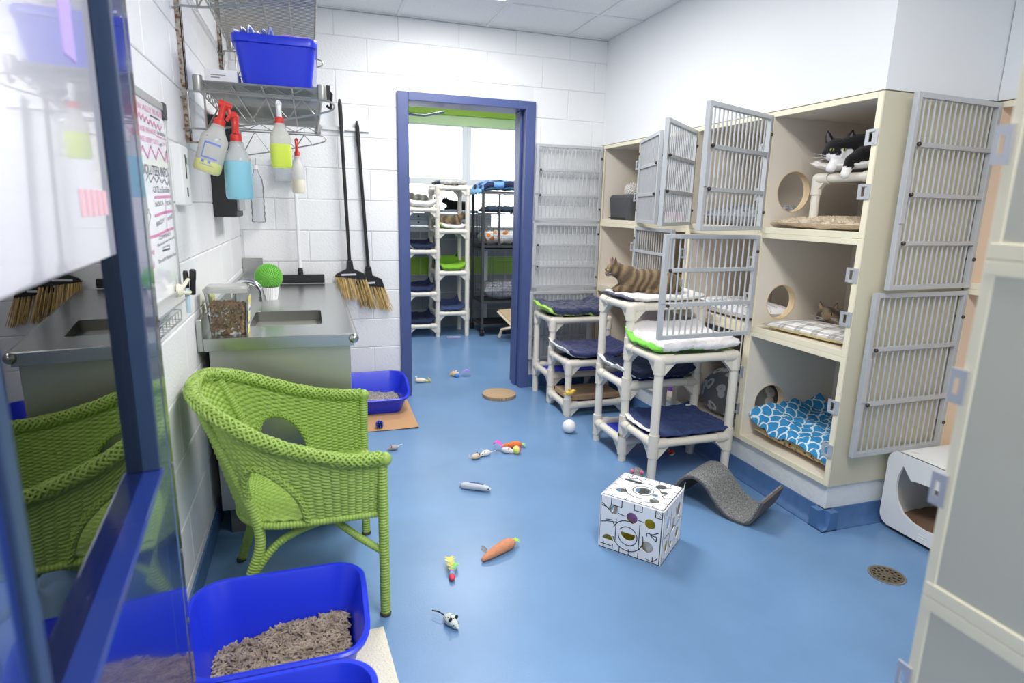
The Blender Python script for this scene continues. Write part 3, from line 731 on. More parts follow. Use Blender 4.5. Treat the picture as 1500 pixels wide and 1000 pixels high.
# broom rail and brooms
t = thing('tool_rail', 'slim aluminium tool rail on the block wall beside the shelf', 'rail', (0, YB-.003, 1.845))
G().box(.10, .40, -.012, 0, -.012, .012).obj('strip', AL, t, False, bev=.002)
for x in (.225, .325): G().box(x-.014, x+.014, -.022, -.0125, -.02, .02).obj('clip', WHITEP, t, False, bev=.002)
rnd = random.Random(4)
def broom(label, top, neck, wid, tilt, zh, bl, skew, y):
    t = thing('broom', label, 'broom', (neck.x, y, neck.z), rot=(0, tilt, 0), group='angle brooms')
    G().tube([(0, 0, 0), (0, 0, top)], .0115, 10).tube([(0, 0, top), (0, 0, top+.02)], [.0115, .006], 10).obj('handle', BLACK, t)
    G().tube([(0, 0, top-.14), (0, 0, top-.01)], .0135, 10).obj('grip', M('black rubber', (34, 34, 34), .7), t)
    g = G(); ol = [(-.018, .02), (.018, .02), (.024, -.04), (wid*.42, -.07), (wid*.5, -zh), (-wid*.5, -zh+.03*skew), (-wid*.40, -.065), (-.024, -.04)]
    g.plate(ol, [], .04, lambda u, v, q: (u, q-.02, v)).obj('head', BLACK, t, True, bev=.004)
    G().box(-wid*.28, wid*.18, -.0215, -.0205, -zh+.034, -zh+.046).obj('sticker', M('grey white sticker', (215, 212, 216), .5), t, False)
    g = G()
    for k in range(90):
        u = rnd.uniform(-.48, .48); dy = rnd.uniform(-.016, .016); l = bl*(1+.25*skew*u)+rnd.uniform(-.012, .006)
        x0 = u*wid; x1 = u*wid*1.12+.03*skew+rnd.uniform(-.008, .008)
        z0 = -zh+.03*skew*(.5-u) + .012
        g.tube([(x0, dy, z0), (x1, dy*1.6+rnd.uniform(-.004, .004), -zh-l)], [.0026, .0018], 4)
    o = g.obj('bristles', STRAW, t); o['kind'] = 'stuff'
    return t
n1 = Yp(512, 385, 4.245); broom('angle broom with long black handle and straw bristles next to the sink', 1.02, n1, .21, -.027, .115, .14, 1, 4.235)
n2 = Yp(540, 395, 4.262); broom('angle broom hanging behind the other broom near the doorway', .95, n2, .20, -.05, .13, .15, 1.2, 4.275)
# floor squeegee standing behind the sink
t = thing('squeegee', 'white pole squeegee with black blade standing behind the sink', 'squeegee', (-.075, 4.225, .85))
G().tube([(0, 0, .03), (-.004, 0, .66)], .012, 10).obj('pole', M('white metal pole', (235, 236, 238), .3), t); G().tube([(-.004, 0, .66), (-.004, 0, .72)], .013, 10).obj('end_cap', BLACK, t)
G().box(-.13, .15, -.015, .015, 0, .055).obj('blade_holder', BLACK, t, False, bev=.004); G().lathe([(.018, .055), (.016, .09), (.013, .1)], 12, (0, 0, 0)).obj('socket', BLACK, t)

# =================================================================== SINK
sk = thing('sink_unit', 'stainless steel sink counter along the left wall', 'sink', (0, 0, 0))
KX0, KX1, KY0, KY1, KZ = -.405, .168, 2.488, 4.17, .85
bx0, bx1, by0, by1 = -.265, .03, 2.715, 3.10
G().plate([(KX0, KY0), (KX1-.02, KY0), (KX1-.02, KY1), (KX0, KY1)], [rrect(bx0, bx1, by0, by1, .02, 4)], .003, lambda u, v, q: (u, v, KZ-.003+q)).box(KX0, KX1-.02, KY0, KY0+.003, KZ-.05, KZ-.003).box(KX0, KX1-.02, KY1-.003, KY1, KZ-.05, KZ-.003).obj('counter', STEEL, sk, False, bev=.001)
G().tube([(KX1-.02, KY0, KZ-.02), (KX1-.02, KY1, KZ-.02)], .02, 16).ell((KX1-.02, KY0, KZ-.02), .0199, 14, 8).obj('rolled_edge', STEEL, sk)
o0 = rrect(bx0, bx1, by0, by1, .02, 4); g = G(); k = len(o0)
cx, cy = (bx0+bx1)/2, (by0+by1)/2
V = [(x, y, KZ-.003) for x, y in o0]+[(cx+(x-cx)*.96, cy+(y-cy)*.96, KZ-.20) for x, y in o0]
g.add(V, [(j, (j+1) % k, k+(j+1) % k, k+j) for j in range(k)]+[tuple(range(k, 2*k))]).obj('basin', M('dull steel basin', (120, 120, 116), .45, .9), sk, fix=False)
G().box(XL+.006, KX0, KY0, YB-.01, KZ-.05, KZ+.075).obj('backsplash', STEEL, sk, False, bev=.004)
G().box(XL+.006, KX0+.10, YB-.03, YB-.01, KZ, KZ+.16).obj('corner_splash', STEEL, sk, False, bev=.003)
G().box(-.395, .135, 2.525, 4.14, .12, KZ-.05).obj('cabinet', M('brushed steel cabinet', (196, 196, 188), .40, .9, bump=.05, bscale=30), sk, False, bev=.003)
G().box(-.37, .09, 2.56, 4.1, .0, .12).obj('plinth', M('grey plinth', (96, 100, 104), .5), sk, False)
fb = Xp(340, 400, -.345)
fx, fy = -.345, fb.y
g = G().lathe([(.026, 0), (.026, .02), (.014, .03)], 16, (fx, fy, KZ))
path = [(fx, fy, KZ+.02), (fx, fy, KZ+.10)]+[(fx+.06-.06*math.cos(a), fy-.02*math.sin(a/2), KZ+.10+.06*math.sin(a)) for a in [PI*k/14 for k in range(1, 14)]]+[(fx+.12, fy-.02, KZ+.09)]
g.tube(path, .0125, 12).tube([(fx+.12, fy-.02, KZ+.095), (fx+.122, fy-.02, KZ+.07)], .016, 12).obj('faucet', CHROME, sk)
g = G().lathe([(.016, 0), (.016, .03), (.01, .035)], 12, (fx, fy+.1, KZ)).tube([(fx, fy+.1, KZ+.03), (fx+.06, fy+.1, KZ+.045)], .007, 8).obj('tap_handle', CHROME, sk)
# dry food container
fc = thing('food_container', 'clear plastic container of brown kibble on the sink corner', 'container', (-.325, 2.605, KZ))
def rbox(g, w0, d0, w1, d1, z0, z1, r, cap=True):
    a = rrect(-w0/2, w0/2, -d0/2, d0/2, r); b = rrect(-w1/2, w1/2, -d1/2, d1/2, r); k = len(a)
    g.add([(x, y, z0) for x, y in a]+[(x, y, z1) for x, y in b], [(j, (j+1) % k, k+(j+1) % k, k+j) for j in range(k)]+([tuple(range(k-1, -1, -1)), tuple(range(k, 2*k))] if cap else [tuple(range(k-1, -1, -1))]))
    return g
rbox(G(), .125, .10, .150, .115, .001, .165, .012, False).obj('tub', glass('clear tub plastic', (244, 246, 244), 1.4, .06), fc)
LID = glass('milky lid', (246, 246, 244), 1.4, .6)
rbox(rbox(G(), .156, .122, .160, .126, .165, .180, .014), .15, .116, .14, .106, .1805, .190, .02).obj('lid', LID, fc)
KIB = ramp_mat('kibble', 'noise', 55, [(.35, (142, 108, 76)), (.5, (172, 136, 98)), (.65, (190, 156, 116))], .8)
g = G()
for k in range(620):
    z = rnd.uniform(.006, .118); s = (.0625+.0125*z/.165-.008, .05+.0075*z/.165-.008)
    if rnd.random() < .75:
        if rnd.random() < .55: x, y = rnd.uniform(-s[0], s[0]), -s[1]*rnd.uniform(.86, 1)
        else: x, y = s[0]*rnd.uniform(.86, 1), rnd.uniform(-s[1], s[1])
        if rnd.random() < .3: x, y, z = rnd.uniform(-s[0], s[0]), rnd.uniform(-s[1], s[1]), rnd.uniform(.110, .122)
    else: x, y = rnd.uniform(-s[0], s[0]), rnd.uniform(-s[1], s[1])
    if x > s[0]*.5: z *= .97
    R = Euler((rnd.uniform(0, 6), rnd.uniform(0, 6), 0)).to_matrix(); g.ell((x, y, z), (.0065, .0065, .004), 6, 4, R)
o = g.obj('kibble', KIB, fc); o['kind'] = 'stuff'
G().box(.0705, .0712, -.04, .03, .005, .155, Matrix.Rotation(.075, 3, 'Y')).obj('label', M('white label', (244, 244, 240), .5), fc, False)
YEL = M('yellow print', (244, 220, 50), .5)
R_ = Matrix.Rotation(.075, 3, 'Y')
G().box(.0713, .0718, -.04, .03, .12, .155, R_).box(.0713, .0718, -.04, .005, .055, .085, R_).box(.0713, .0718, -.04, .02, .007, .028, R_).obj('yellow_bands', YEL, fc, False)
G().box(.0713, .0718, -.025, .02, .092, .103, R_).box(.0713, .0718, -.03, .01, .04, .05, R_).obj('dark_words', INK, fc, False)
# green ball plant
pp = Zp(394, 431, KZ)
pl = thing('faux_plant', 'bright green spiky ball plant in a white ridged cup', 'plant', (-.225, 3.50, KZ))
rr = lambda k: .046
g = G(); n = 60
V = []; F = []
for (r0, z) in ((.036, .0), (.037, .004), (.048, .07), (.045, .07), (.040, .055)):
    for j in range(n): q = 2*PI*j/n; r1 = r0+(.0022 if j % 2 else 0); V.append((r1*math.cos(q), r1*math.sin(q), z))
for i in range(4):
    for j in range(n): F.append((i*n+j, i*n+(j+1) % n, (i+1)*n+(j+1) % n, (i+1)*n+j))
F += [tuple(range(n-1, -1, -1)), tuple(range(4*n, 5*n))]
g.add(V, F).obj('ridged_cup', WHITEP, pl, angle=30)
g = G().ell((0, 0, .122), .063, 20, 14)
for k in range(520):
    zz_ = 1-2*(k+.5)/520; a = k*2.399963; rh = math.sqrt(1-zz_*zz_); d = Vector((rh*math.cos(a), rh*math.sin(a), zz_))
    if zz_ < -.75: continue
    c = Vector((0, 0, .122)); g.tube([c+d*.060, c+d*.0725], [.0042, .0012], 5, cap=False)
g.obj('spiky_ball', M('vivid green bristle', (128, 200, 88), .5), pl)

# =================================================================== WICKER ARMCHAIR
ch = thing('wicker_armchair', 'lime green woven wicker armchair facing the room in front of the sink', 'armchair', (-.05, 2.12, 0))
CO = Vector((-.05, 2.12, 0))
rimP = [(.182, 1.845, .570), (.06, 1.832, .582), (-.135, 1.838, .648), (-.265, 1.865, .725), (-.355, 1.965, .768), (-.382, 2.11, .779), (-.360, 2.255, .771), (-.265, 2.345, .732), (-.09, 2.385, .662), (.05, 2.40, .626), (.162, 2.405, .615)]
botP = [(.175, 1.862, .372), (.06, 1.862, .37), (-.09, 1.872, .365), (-.19, 1.905, .36), (-.255, 1.99, .36), (-.27, 2.11, .36), (-.255, 2.235, .36), (-.19, 2.32, .36), (-.09, 2.36, .365), (.05, 2.385, .37), (.165, 2.39, .372)]
RIM = [p-CO for p in spline(rimP, 24)]; BOT = [p-CO for p in spline(botP, 24)]
NP = len(RIM)-1
def lerpc(C, u):
    f = u*NP; i = min(int(f), NP-1); return C[i].lerp(C[i+1], f-i)
def shell(u, v): return lerpc(BOT, u).lerp(lerpc(RIM, u), v)
HOLES = [(.245, .02, .075, .62), (.76, .02, .075, .62)]     # arched side openings (u centre, v base, half width, height)
def in_hole(u, v):
    for (uc, v0, hw, hh) in HOLES:
        if abs(u-uc) < hw:
            top = v0+hh*math.sqrt(max(0, 1-((u-uc)/hw)**2))**.8
            if v < top: return True
    return False
NS, NR = 62, 40                    # stakes round the shell, rows of weave
nu, nv = NS*4+1, NR*4+1
g = G(); V = []; keep = {}
for j in range(nv):
    for i in range(nu):
        u, v = i/(nu-1), j/(nv-1)
        p = shell(u, v); a = shell(min(1, u+.004), v)-shell(max(0, u-.004), v); b = shell(u, min(1, v+.01))-shell(u, max(0, v-.01)); n = a.cross(b).normalized()
        row = j/4; ph = PI*(i/4); par = -1 if int(row) % 2 else 1
        prof = abs(math.sin(PI*row))
        d = .0042*math.cos(ph)*par*prof + .0012*prof
        V.append(p+n*d)
F = []
for j in range(nv-1):
    for i in range(nu-1):
        u, v = (i+.5)/(nu-1), (j+.5)/(nv-1)
        if in_hole(u, v): continue
        F.append((j*nu+i, j*nu+i+1, (j+1)*nu+i+1, (j+1)*nu+i))
o = g.add(V, F).obj('woven_shell', WICK, ch, angle=80, fix=False)
sm = o.modifiers.new('thick', 'SOLIDIFY'); sm.thickness = .006; sm.offset = 0
def wrapped(pts, r, pitch=.009, amp=.10, n=10, twist=0):
    """tube wound with cane: rings along the length"""
    P = spline(pts, 10); out = []; L = [0]
    for a, b in zip(P, P[1:]): L.append(L[-1]+(b-a).length)
    T_ = L[-1]; m = max(6, int(T_/pitch*4)); k = 0; Q = []; R = []
    for i in range(m+1):
        s_ = T_*i/m
        while k < len(L)-2 and L[k+1] < s_: k += 1
        q = (s_-L[k])/max(1e-9, L[k+1]-L[k]); Q.append(P[k].lerp(P[k+1], min(1, q))); rr_ = r if not callable(r) else r(s_/T_)
        R.append(rr_*(1+amp*(abs(math.sin(PI*s_/pitch))-.6)))
    return Q, R
def wrap_obj(name, pts, r, pitch=.010, amp=.20, n=10):
    g = G(); Q, R = wrapped(pts, r, pitch, amp); g.tube(Q, R, n); return g.obj(name, WICK, ch, angle=80)
def braid(name, path, r, pitch=.035, strands=5, rs=.4, n=6):
    """rolled braid: helical strands around a core, both ways"""
    g = G(); P = [Vector(p) for p in path]; L = [0]
    for a, b in zip(P, P[1:]): L.append(L[-1]+(b-a).length)
    T_ = L[-1]; m = int(T_/pitch*10); fr = []; k = 0; up = Vector((0, 0, 1))
    for i in range(m+1):
        s_ = T_*i/m
        while k < len(L)-2 and L[k+1] < s_: k += 1
        q = (s_-L[k])/max(1e-9, L[k+1]-L[k]); c = P[k].lerp(P[k+1], min(1, q)); t = (P[k+1]-P[k]).normalized(); a = t.cross(up)
        a = a.normalized() if a.length > 1e-4 else Vector((1, 0, 0)); fr.append((c, a, a.cross(t), s_))
    g.tube([f[0] for f in fr], r*.78, 10)
    for sgn in (1, -1):
        for q in range(strands):
            pts = []
            for (c, a, b, s_) in fr:
                th = sgn*2*PI*s_/(pitch*strands*.8)+2*PI*q/strands; rad = r*(.86+.10*math.sin(PI*s_/pitch+q*PI*sgn))
                pts.append(c+a*(math.cos(th)*rad)+b*(math.sin(th)*rad))
            g.tube(pts, r*rs*.62, 5)
    return g.obj(name, WICK, ch, angle=80)
braid('rolled_rim', RIM, .0215, .022, 7, .36)
for (p, r_) in ((RIM[0], .025), (RIM[-1], .025)):
    d = Vector((.012, 0, -.004)); G().ell(p+d, (.022, .0245, .0235), 12, 8).obj('arm_end', WICK, ch)
for (uc, v0, hw, hh) in HOLES:
    pts = []
    for k in range(25):
        a = PI*k/24; u = uc-hw*math.cos(a); v = v0+hh*max(0, math.sin(a))**.8; pts.append(shell(u, v))
    braid('arch_edge', pts, .011, .02, 4, .5)
# legs
nf, ff_ = Vector((.185, 1.849, 0))-CO, Vector((.168, 2.400, 0))-CO
nr, fr_ = Vector((-.265, 1.885, 0))-CO, Vector((-.312, 2.330, 0))-CO
wrap_obj('leg', [nf, nf+Vector((0, 0, .2)), nf+Vector((0, 0, .56))], .0165)
wrap_obj('leg', [ff_, ff_+Vector((0, 0, .3)), ff_+Vector((.004, 0, .60))], .0165)
sN, sF = Vector((-.20, 1.905, .36))-CO, Vector((-.20, 2.32, .36))-CO
tN, tF = Vector((-.335, 1.93, .74))-CO, Vector((-.335, 2.29, .745))-CO
wrap_obj('leg', [nr, nr.lerp(sN, .5), sN, tN], .0165); wrap_obj('leg', [fr_, fr_.lerp(sF, .5), sF, tF], .0165)
for q in (nf, ff_, nr, fr_): G().lathe([(.018, 0), (.019, .008), (.016, .012)], 12, q).obj('foot_cap', M('brown foot cap', (72, 60, 40), .6), ch)
# braces under the seat
mid = Vector((0.02, 1.93, .345))-CO; mid2 = Vector((0.02, 2.32, .345))-CO
wrap_obj('brace', [nf+Vector((0, 0, .235)), nf.lerp(mid, .55)+Vector((0, 0, .10)), mid], .0125); wrap_obj('brace', [ff_+Vector((0, 0, .235)), ff_.lerp(mid2, .55)+Vector((0, 0, .10)), mid2], .0125)
wrap_obj('brace', [nr.lerp(sN, .5), nr.lerp(mid, .45)+Vector((0, 0, .14)), mid], .0125); wrap_obj('brace', [fr_.lerp(sF, .5), fr_.lerp(mid2, .45)+Vector((0, 0, .14)), mid2], .0125)
# woven seat
SEATC = [Vector((p.x, p.y, .372)) for p in BOT]
def seatf(u, v):
    a = BOT[int(u*NP/2)]; b = BOT[NP-int(u*NP/2)]
    return a.lerp(b, v)
nu2, nv2 = 121, 121; V = []
for j in range(nv2):
    for i in range(nu2):
        u, v = i/(nu2-1), j/(nv2-1)
        f = u*NP/2; ii = min(int(f), NP//2-1); fr2 = f-ii
        a = BOT[ii].lerp(BOT[ii+1], fr2); b = BOT[NP-ii].lerp(BOT[NP-ii-1], fr2); p = a.lerp(b, v)
        prof = abs(math.sin(PI*i/4)); par = -1 if (i//4) % 2 else 1
        V.append(p+Vector((.0, 0, .012+.018*math.sin(PI*v)*math.sin(PI*min(1, u*1.2+.1))*0+.0035*math.cos(PI*j/4)*par*prof)))
F = [(j*nu2+i, j*nu2+i+1, (j+1)*nu2+i+1, (j+1)*nu2+i) for j in range(nv2-1) for i in range(nu2-1)]
o = G().add(V, F).obj('woven_seat', WICK, ch, angle=80, fix=False); sm = o.modifiers.new('thick', 'SOLIDIFY'); sm.thickness = .008; sm.offset = -1
wrap_obj('seat_rail', [BOT[0]+Vector((.008, 0, -.004)), BOT[0].lerp(BOT[-1], .5)+Vector((.03, 0, -.004)), BOT[-1]+Vector((.008, 0, -.004))], .016)
wrap_obj('seat_rail', [BOT[i] for i in range(0, NP+1, 12)], .0125)

# =================================================================== LITTER BOXES
def litter_box(label, c, L, W, hb, hf, name='litter_box', rz=0, flare=.045, sx=.62):
    t = thing(name, label, 'litter box', (c[0], c[1], .011), rz, 'royal blue litter pans')
    base = rrect(-L/2+flare, L/2-flare, -W/2+flare, W/2-flare, .055, 8); top = rrect(-L/2, L/2, -W/2, W/2, .085, 8)
    def dens(P, n=4):
        out = []
        for i in range(len(P)):
            a, b = P[i], P[(i+1) % len(P)]; k = max(1, int(math.dist(a, b)/.02))
            out += [(a[0]+(b[0]-a[0])*q/k, a[1]+(b[1]-a[1])*q/k) for q in range(k)]
        return out
    top = dens(top); k = len(top)
    bs = [((L/2-flare)*x/(L/2), (W/2-flare)*y/(W/2)) for x, y in top]
    def h(y):
        q = min(1, max(0, (y+W/2)/(W*sx))); q = q*q*(3-2*q); return hf+(hb-hf)*q
    H = [h(y) for x, y in top]; rings = []
    rings.append([(x, y, 0) for x, y in bs])
    S = lambda s, f, dz: [(bx+(tx-bx)*f*s, by+(ty-by)*f*s, hh*f+dz) for (bx, by), (tx, ty), hh in zip(bs, top, H)]
    rings.append(S(1, .92, 0)); 
    off = lambda o, dz: [(x*(1+o/(L/2)), y*(1+o/(W/2)), hh+dz) for (x, y), hh in zip(top, H)]
    rings += [off(.010, -.014), off(.013, -.004), off(.008, .001), off(-.002, .0), off(-.005, -.006)]
    rings.append([(x*.985, y*.985, .006) for x, y in bs])
    V = [p for r in rings for p in r]; n = len(rings)
    F = [(i*k+j, i*k+(j+1) % k, (i+1)*k+(j+1) % k, (i+1)*k+j) for i in range(n-1) for j in range(k)]+[tuple(range(k-1, -1, -1)), tuple(range((n-1)*k, n*k))]
    G().add(V, F).obj('pan', LBLUE, t)
    return t
PEL = ramp_mat('grey brown pellets', 'noise', 30, [(.3, (128, 114, 100)), (.55, (168, 152, 134)), (.75, (190, 176, 156))], .9)
b1 = litter_box('royal blue litter pan full of grey pellets in front of the armchair', (-.134, 1.652), .468, .315, .232, .155)
rnd = random.Random(11)
g = G()
V0 = G()
def hill(x, y): return .035+.060*max(0, min(1, (x+.20)/.30))*(.55+.45*max(0, min(1, (y+.12)/.2)))+.010*fbm(x*14, y*14)
gx = G().grid(lambda u, v: ((u-.5)*.375, (v-.5)*.215, hill((u-.5)*.375, (v-.5)*.215)-.006), 30, 18)
gx.obj('litter_bed', PEL, b1, fix=False)
for k in range(1700):
    x, y = rnd.uniform(-.19, .19), rnd.uniform(-.112, .112); z = hill(x, y)+rnd.uniform(-.004, .004)
    a = rnd.uniform(0, 2*PI); l = rnd.uniform(.007, .013); tz = rnd.uniform(-.35, .35); d = Vector((math.cos(a), math.sin(a), tz)).normalized()*l
    g.tube([Vector((x, y, z))-d, Vector((x, y, z))+d], .0031, 5)
o = g.obj('pellets', PEL, b1); o['kind'] = 'stuff'
b3 = litter_box('royal blue litter pan nearest the entrance door, beside the pellet pan', (-.134, 1.215), .455, .305, .232, .155)
b2 = litter_box('royal blue litter pan on a tan towel beside the doorway', (.362, 4.055), .43, .40, .195, .11, sx=.5)
CLUMP = ramp_mat('grey clay litter', 'noise', 120, [(.3, (140, 134, 130)), (.6, (188, 182, 178)), (.75, (206, 202, 198))], .95)
G().grid(lambda u, v: ((u-.5)*.34, (v-.5)*.31, .045+.03*(1-u)+.008*fbm(u*6, v*6)), 30, 24).obj('litter_bed', CLUMP, b2, fix=False)
g = G()
for k in range(700):
    u, v = rnd.random(), rnd.random(); g.ell(((u-.5)*.34, (v-.5)*.31, .048+.03*(1-u)+.008*fbm(u*6, v*6)), rnd.uniform(.003, .006), 5, 3)
o = g.obj('granules', CLUMP, b2); o['kind'] = 'stuff'
g = G()
gx = G().grid(lambda u, v: ((u-.5)*.35, (v-.5)*.20, .05+.008*fbm(u*6, v*6)), 16, 12); gx.obj('litter_bed', PEL, b3, fix=False)

# =================================================================== CLOTH
def slab(fn, w, d, t, nu=44, nv=34, edge=.08):
    """soft sheet: fn(x,y) mid height; thickness rounds off at the edges"""
    T_ = []; B_ = []
    for j in range(nv):
        for i in range(nu):
            u, v = i/(nu-1), j/(nv-1); x, y = (u-.5)*w, (v-.5)*d
            e = min(u, 1-u)*w; f = min(v, 1-v)*d; q = min(1, min(e, f)/(t*.7+1e-6)); th = t*(.12+.88*math.sqrt(max(0, 1-(1-q)**2)))
            r = fn(x, y); 
            if isinstance(r, (int, float)): px, py, pz = x, y, r
            else: px, py, pz = r
            T_.append((px, py, pz+th/2)); B_.append((px, py, pz-th/2))
    n = nu*nv; F = []
    for j in range(nv-1):
        for i in range(nu-1):
            a, b, c, e = j*nu+i, j*nu+i+1, (j+1)*nu+i+1, (j+1)*nu+i; F.append((a, b, c, e)); F.append((n+e, n+c, n+b, n+a))
    bd = [i for i in range(nu)]+[j*nu+nu-1 for j in range(1, nv)]+[(nv-1)*nu+i for i in range(nu-2, -1, -1)]+[j*nu for j in range(nv-2, 0, -1)]
    for a, b in zip(bd, bd[1:]+bd[:1]): F.append((b, a, n+a, n+b))
    return G().add(T_+B_, F)
def blanket(name, label, cat, loc, w, d, t, top, lining, rz=0, curl=(0, 0, 0, 0), wr=.006, seed=0, sag=0, group=None, over=.010):
    """quilted pad: cover on a slightly larger lining. curl = lift at -x, +x, -y, +y edges"""
    th = thing(name, label, cat, loc, rz, group)
    def fn(x, y):
        z = wr*1.7*fbm(x*11+seed, y*11, seed)+wr*.8*fbm(x*36, y*36+seed)
        ax, bx, ay, by = curl; q = lambda v: max(0, v)**2
        z += ax*q((-x/w*2-.45)/.55)+bx*q((x/w*2-.45)/.55)+ay*q((-y/d*2-.45)/.55)+by*q((y/d*2-.45)/.55)
        z -= sag*(1-(2*x/w)**2)*(1-(2*y/d)**2)
        return z+wr*1.6
    if lining is None:
        slab(lambda x, y: fn(x, y)+t/2, w, d, t).obj('cover', top, th, angle=60)
    else:
        sh = w*.02+over
        sh = w*.02+over
        wv_ = lambda x, y: (x*(1+.02*fbm(y*9+seed, 3)), y*(1+.03*fbm(x*9+seed, 5)))
        slab(lambda x, y: (x-.008, y*.94, fn(x, y)+t*.30), w, d, t*.55).obj('lining', lining, th, angle=60)
        slab(lambda x, y: (wv_(x, y)[0]+sh/2, wv_(x, y)[1], fn(x+sh/2, y)+t*.55), w-sh, d, t*.98, 60, 46).obj('cover', top, th, angle=60)
    return th
def cushion(name, label, cat, loc, w, d, h, mat, rz=0, p=3, wr=.004, seed=0, group=None, tilt=None, pipe=None, parts=None):
    th = thing(name, label, cat, loc, rz, group, rot=tilt)
    def f(s): 
        def fn(u, v):
            x, y = (u-.5)*2, (v-.5)*2
            pr = max(0, (1-abs(x)**p)*(1-abs(y)**p))**.5
            k = 1-.06*(1-abs(y)**2)*abs(x)**6-.0
            z = h/2+s*h/2*pr+wr*fbm(x*3+seed, y*3, seed)*pr
            return (x*w/2*(1-.08*(1-y*y)*abs(x)**4), y*d/2*(1-.08*(1-x*x)*abs(y)**4), z)
        return fn
    gg = G().grid(f(1), 34, 28); n = len(gg.v); g2 = G().grid(f(-1), 34, 28)
    if parts:
        gg.obj(parts[0], mat, th, fix=False); gb_ = G(); gb_.add(g2.v, [tuple(reversed(q)) for q in g2.f]); gb_.obj(parts[1], parts[2], th, fix=False)
    else:
        gg.add(g2.v, [tuple(reversed(q)) for q in g2.f]); gg.obj('cushion_body', mat, th, fix=False)
    return th
TAN = M('tan terry towel', (206, 160, 118), .95, bump=.7, bscale=200); CREAMT = M('cream terry towel', (240, 234, 214), .95, bump=.7, bscale=200)
def towel(label, loc, w, d, mat, rz, seed, curlc=.02):
    t = thing('towel', label, 'towel', loc, rz)
    slab(lambda x, y: .005+.002*fbm(x*9+seed, y*9)+curlc*max(0, (x/w*2+y/d*-2-1.45))**2, w, d, .006, 40, 40).obj('cloth', mat, t, angle=60)
towel('tan towel spread under the litter pan by the doorway', (.35, 3.93, 0), .50, .66, TAN, -.02, 3)
towel('cream towel under the litter pans beside the armchair', (-.05, 1.52, 0), .47, .50, CREAMT, .06, 8)

# =================================================================== PIPE STANDS
PR = .0225
def pvc(t, posts, rails, r=PR, web=.062, sling=(), canvas=CANVAS):
    J = {}
    for (a, b) in rails:
        a, b = Vector(a), Vector(b); d = (b-a).normalized()
        G().cyl(a+d*(r*1.2), b-d*(r*1.2), r, 14).obj('rail', PVC, t)
        J.setdefault(tuple(round(q, 3) for q in a), []).append(d); J.setdefault(tuple(round(q, 3) for q in b), []).append(-d)
    for (x, y, z0, z1) in posts: G().tube([(x, y, z0), (x, y, z1-.002)], r, 14).obj('post', PVC, t)
    for p, ds in J.items():
        p = Vector(p); zt = max([z1 for (x, y, z0, z1) in posts if abs(x-p.x)+abs(y-p.y) < .02] or [p.z]); top = zt-p.z < .03
        R_ = r*1.24; g = G(); zlo = max(p.z-.072, .012)
        g.tube([(p.x, p.y, zlo), (p.x, p.y, p.z if top else p.z+.05)], R_, 14)
        if top: g.ell(p, R_, 14, 8)
        for d in ds:
            g.tube([p, p+d*.07], R_, 14)
            if p.z-.03 > zlo:
                n = Vector((0, 0, 1)).cross(d)*(r*.62); wl_ = min(web, p.z-zlo)
                q = [p+d*(R_*.7)-Vector((0, 0, R_*.7)), p+d*(R_*.7)-Vector((0, 0, R_*.7+wl_)), p+d*(R_*.95+wl_*.45)-Vector((0, 0, R_*.7+wl_*.4)), p+d*(R_*.7+wl_)-Vector((0, 0, R_*.7))]
                g.add([v-n for v in q]+[v+n for v in q], [(3, 2, 1, 0), (4, 5, 6, 7), (0, 1, 5, 4), (1, 2, 6, 5), (2, 3, 7, 6), (3, 0, 4, 7)])
        g.obj('fitting', PVCJ, t, angle=50)
    for (x0, x1, y0, y1, z, dip, *mm) in sling:
        slab(lambda x, y: -dip*(1-(2*x/(x1-x0))**2), x1-x0, y1-y0, .006, 20, 10).obj('sling', mm[0] if mm else canvas, t, loc=((x0+x1)/2, (y0+y1)/2, z))
def rect_rails(x0, x1, y0, y1, z):
    return [((x0, y0, z), (x1, y0, z)), ((x0, y1, z), (x1, y1, z)), ((x0, y0, z), (x0, y1, z)), ((x1, y0, z), (x1, y1, z))]
def uniq(R):
    s_, out = set(), []
    for a, b in R:
        k = tuple(sorted((a, b)))
        if k not in s_: s_.add(k); out.append((a, b))
    return out
X0, X1 = 1.598, 2.040
t1 = thing('pipe_cat_stand', 'tall cream pipe cat stand carrying the lying tabby', 'cat stand', (0, 0, 0), 0, 'cream pipe cat stands')
A, B, C_ = 3.13, 2.812, 2.502
pvc(t1, [(x, y, 0, z) for x in (X0, X1) for y, z in ((A, .866), (B, .866), (C_, .652))],
    uniq(rect_rails(X0, X1, B, A, .866)+rect_rails(X0, X1, B, A, .430)+rect_rails(X0, X1, B, A, .112)+rect_rails(X0, X1, C_, B, .652)+rect_rails(X0, X1, C_, B, .215)),
    sling=((X0+.01, X1-.01, B+.01, A-.01, .112, .01), (X0+.01, X1-.01, B+.01, A-.01, .432, .012), (X0+.01, X1-.01, B+.01, A-.01, .872, .004, SHERPA), (X0+.01, X1-.01, C_+.01, B-.01, .215, .012), (X0+.01, X1-.01, C_+.01, B-.01, .656, .004, SHERPA)))
t2 = thing('pipe_cat_stand', 'low cream pipe cat stand with a scratch pad shelf beside the doorway', 'cat stand', (0, 0, 0), 0, 'cream pipe cat stands')
A2, B2, C2 = 4.185, 3.875, 3.567
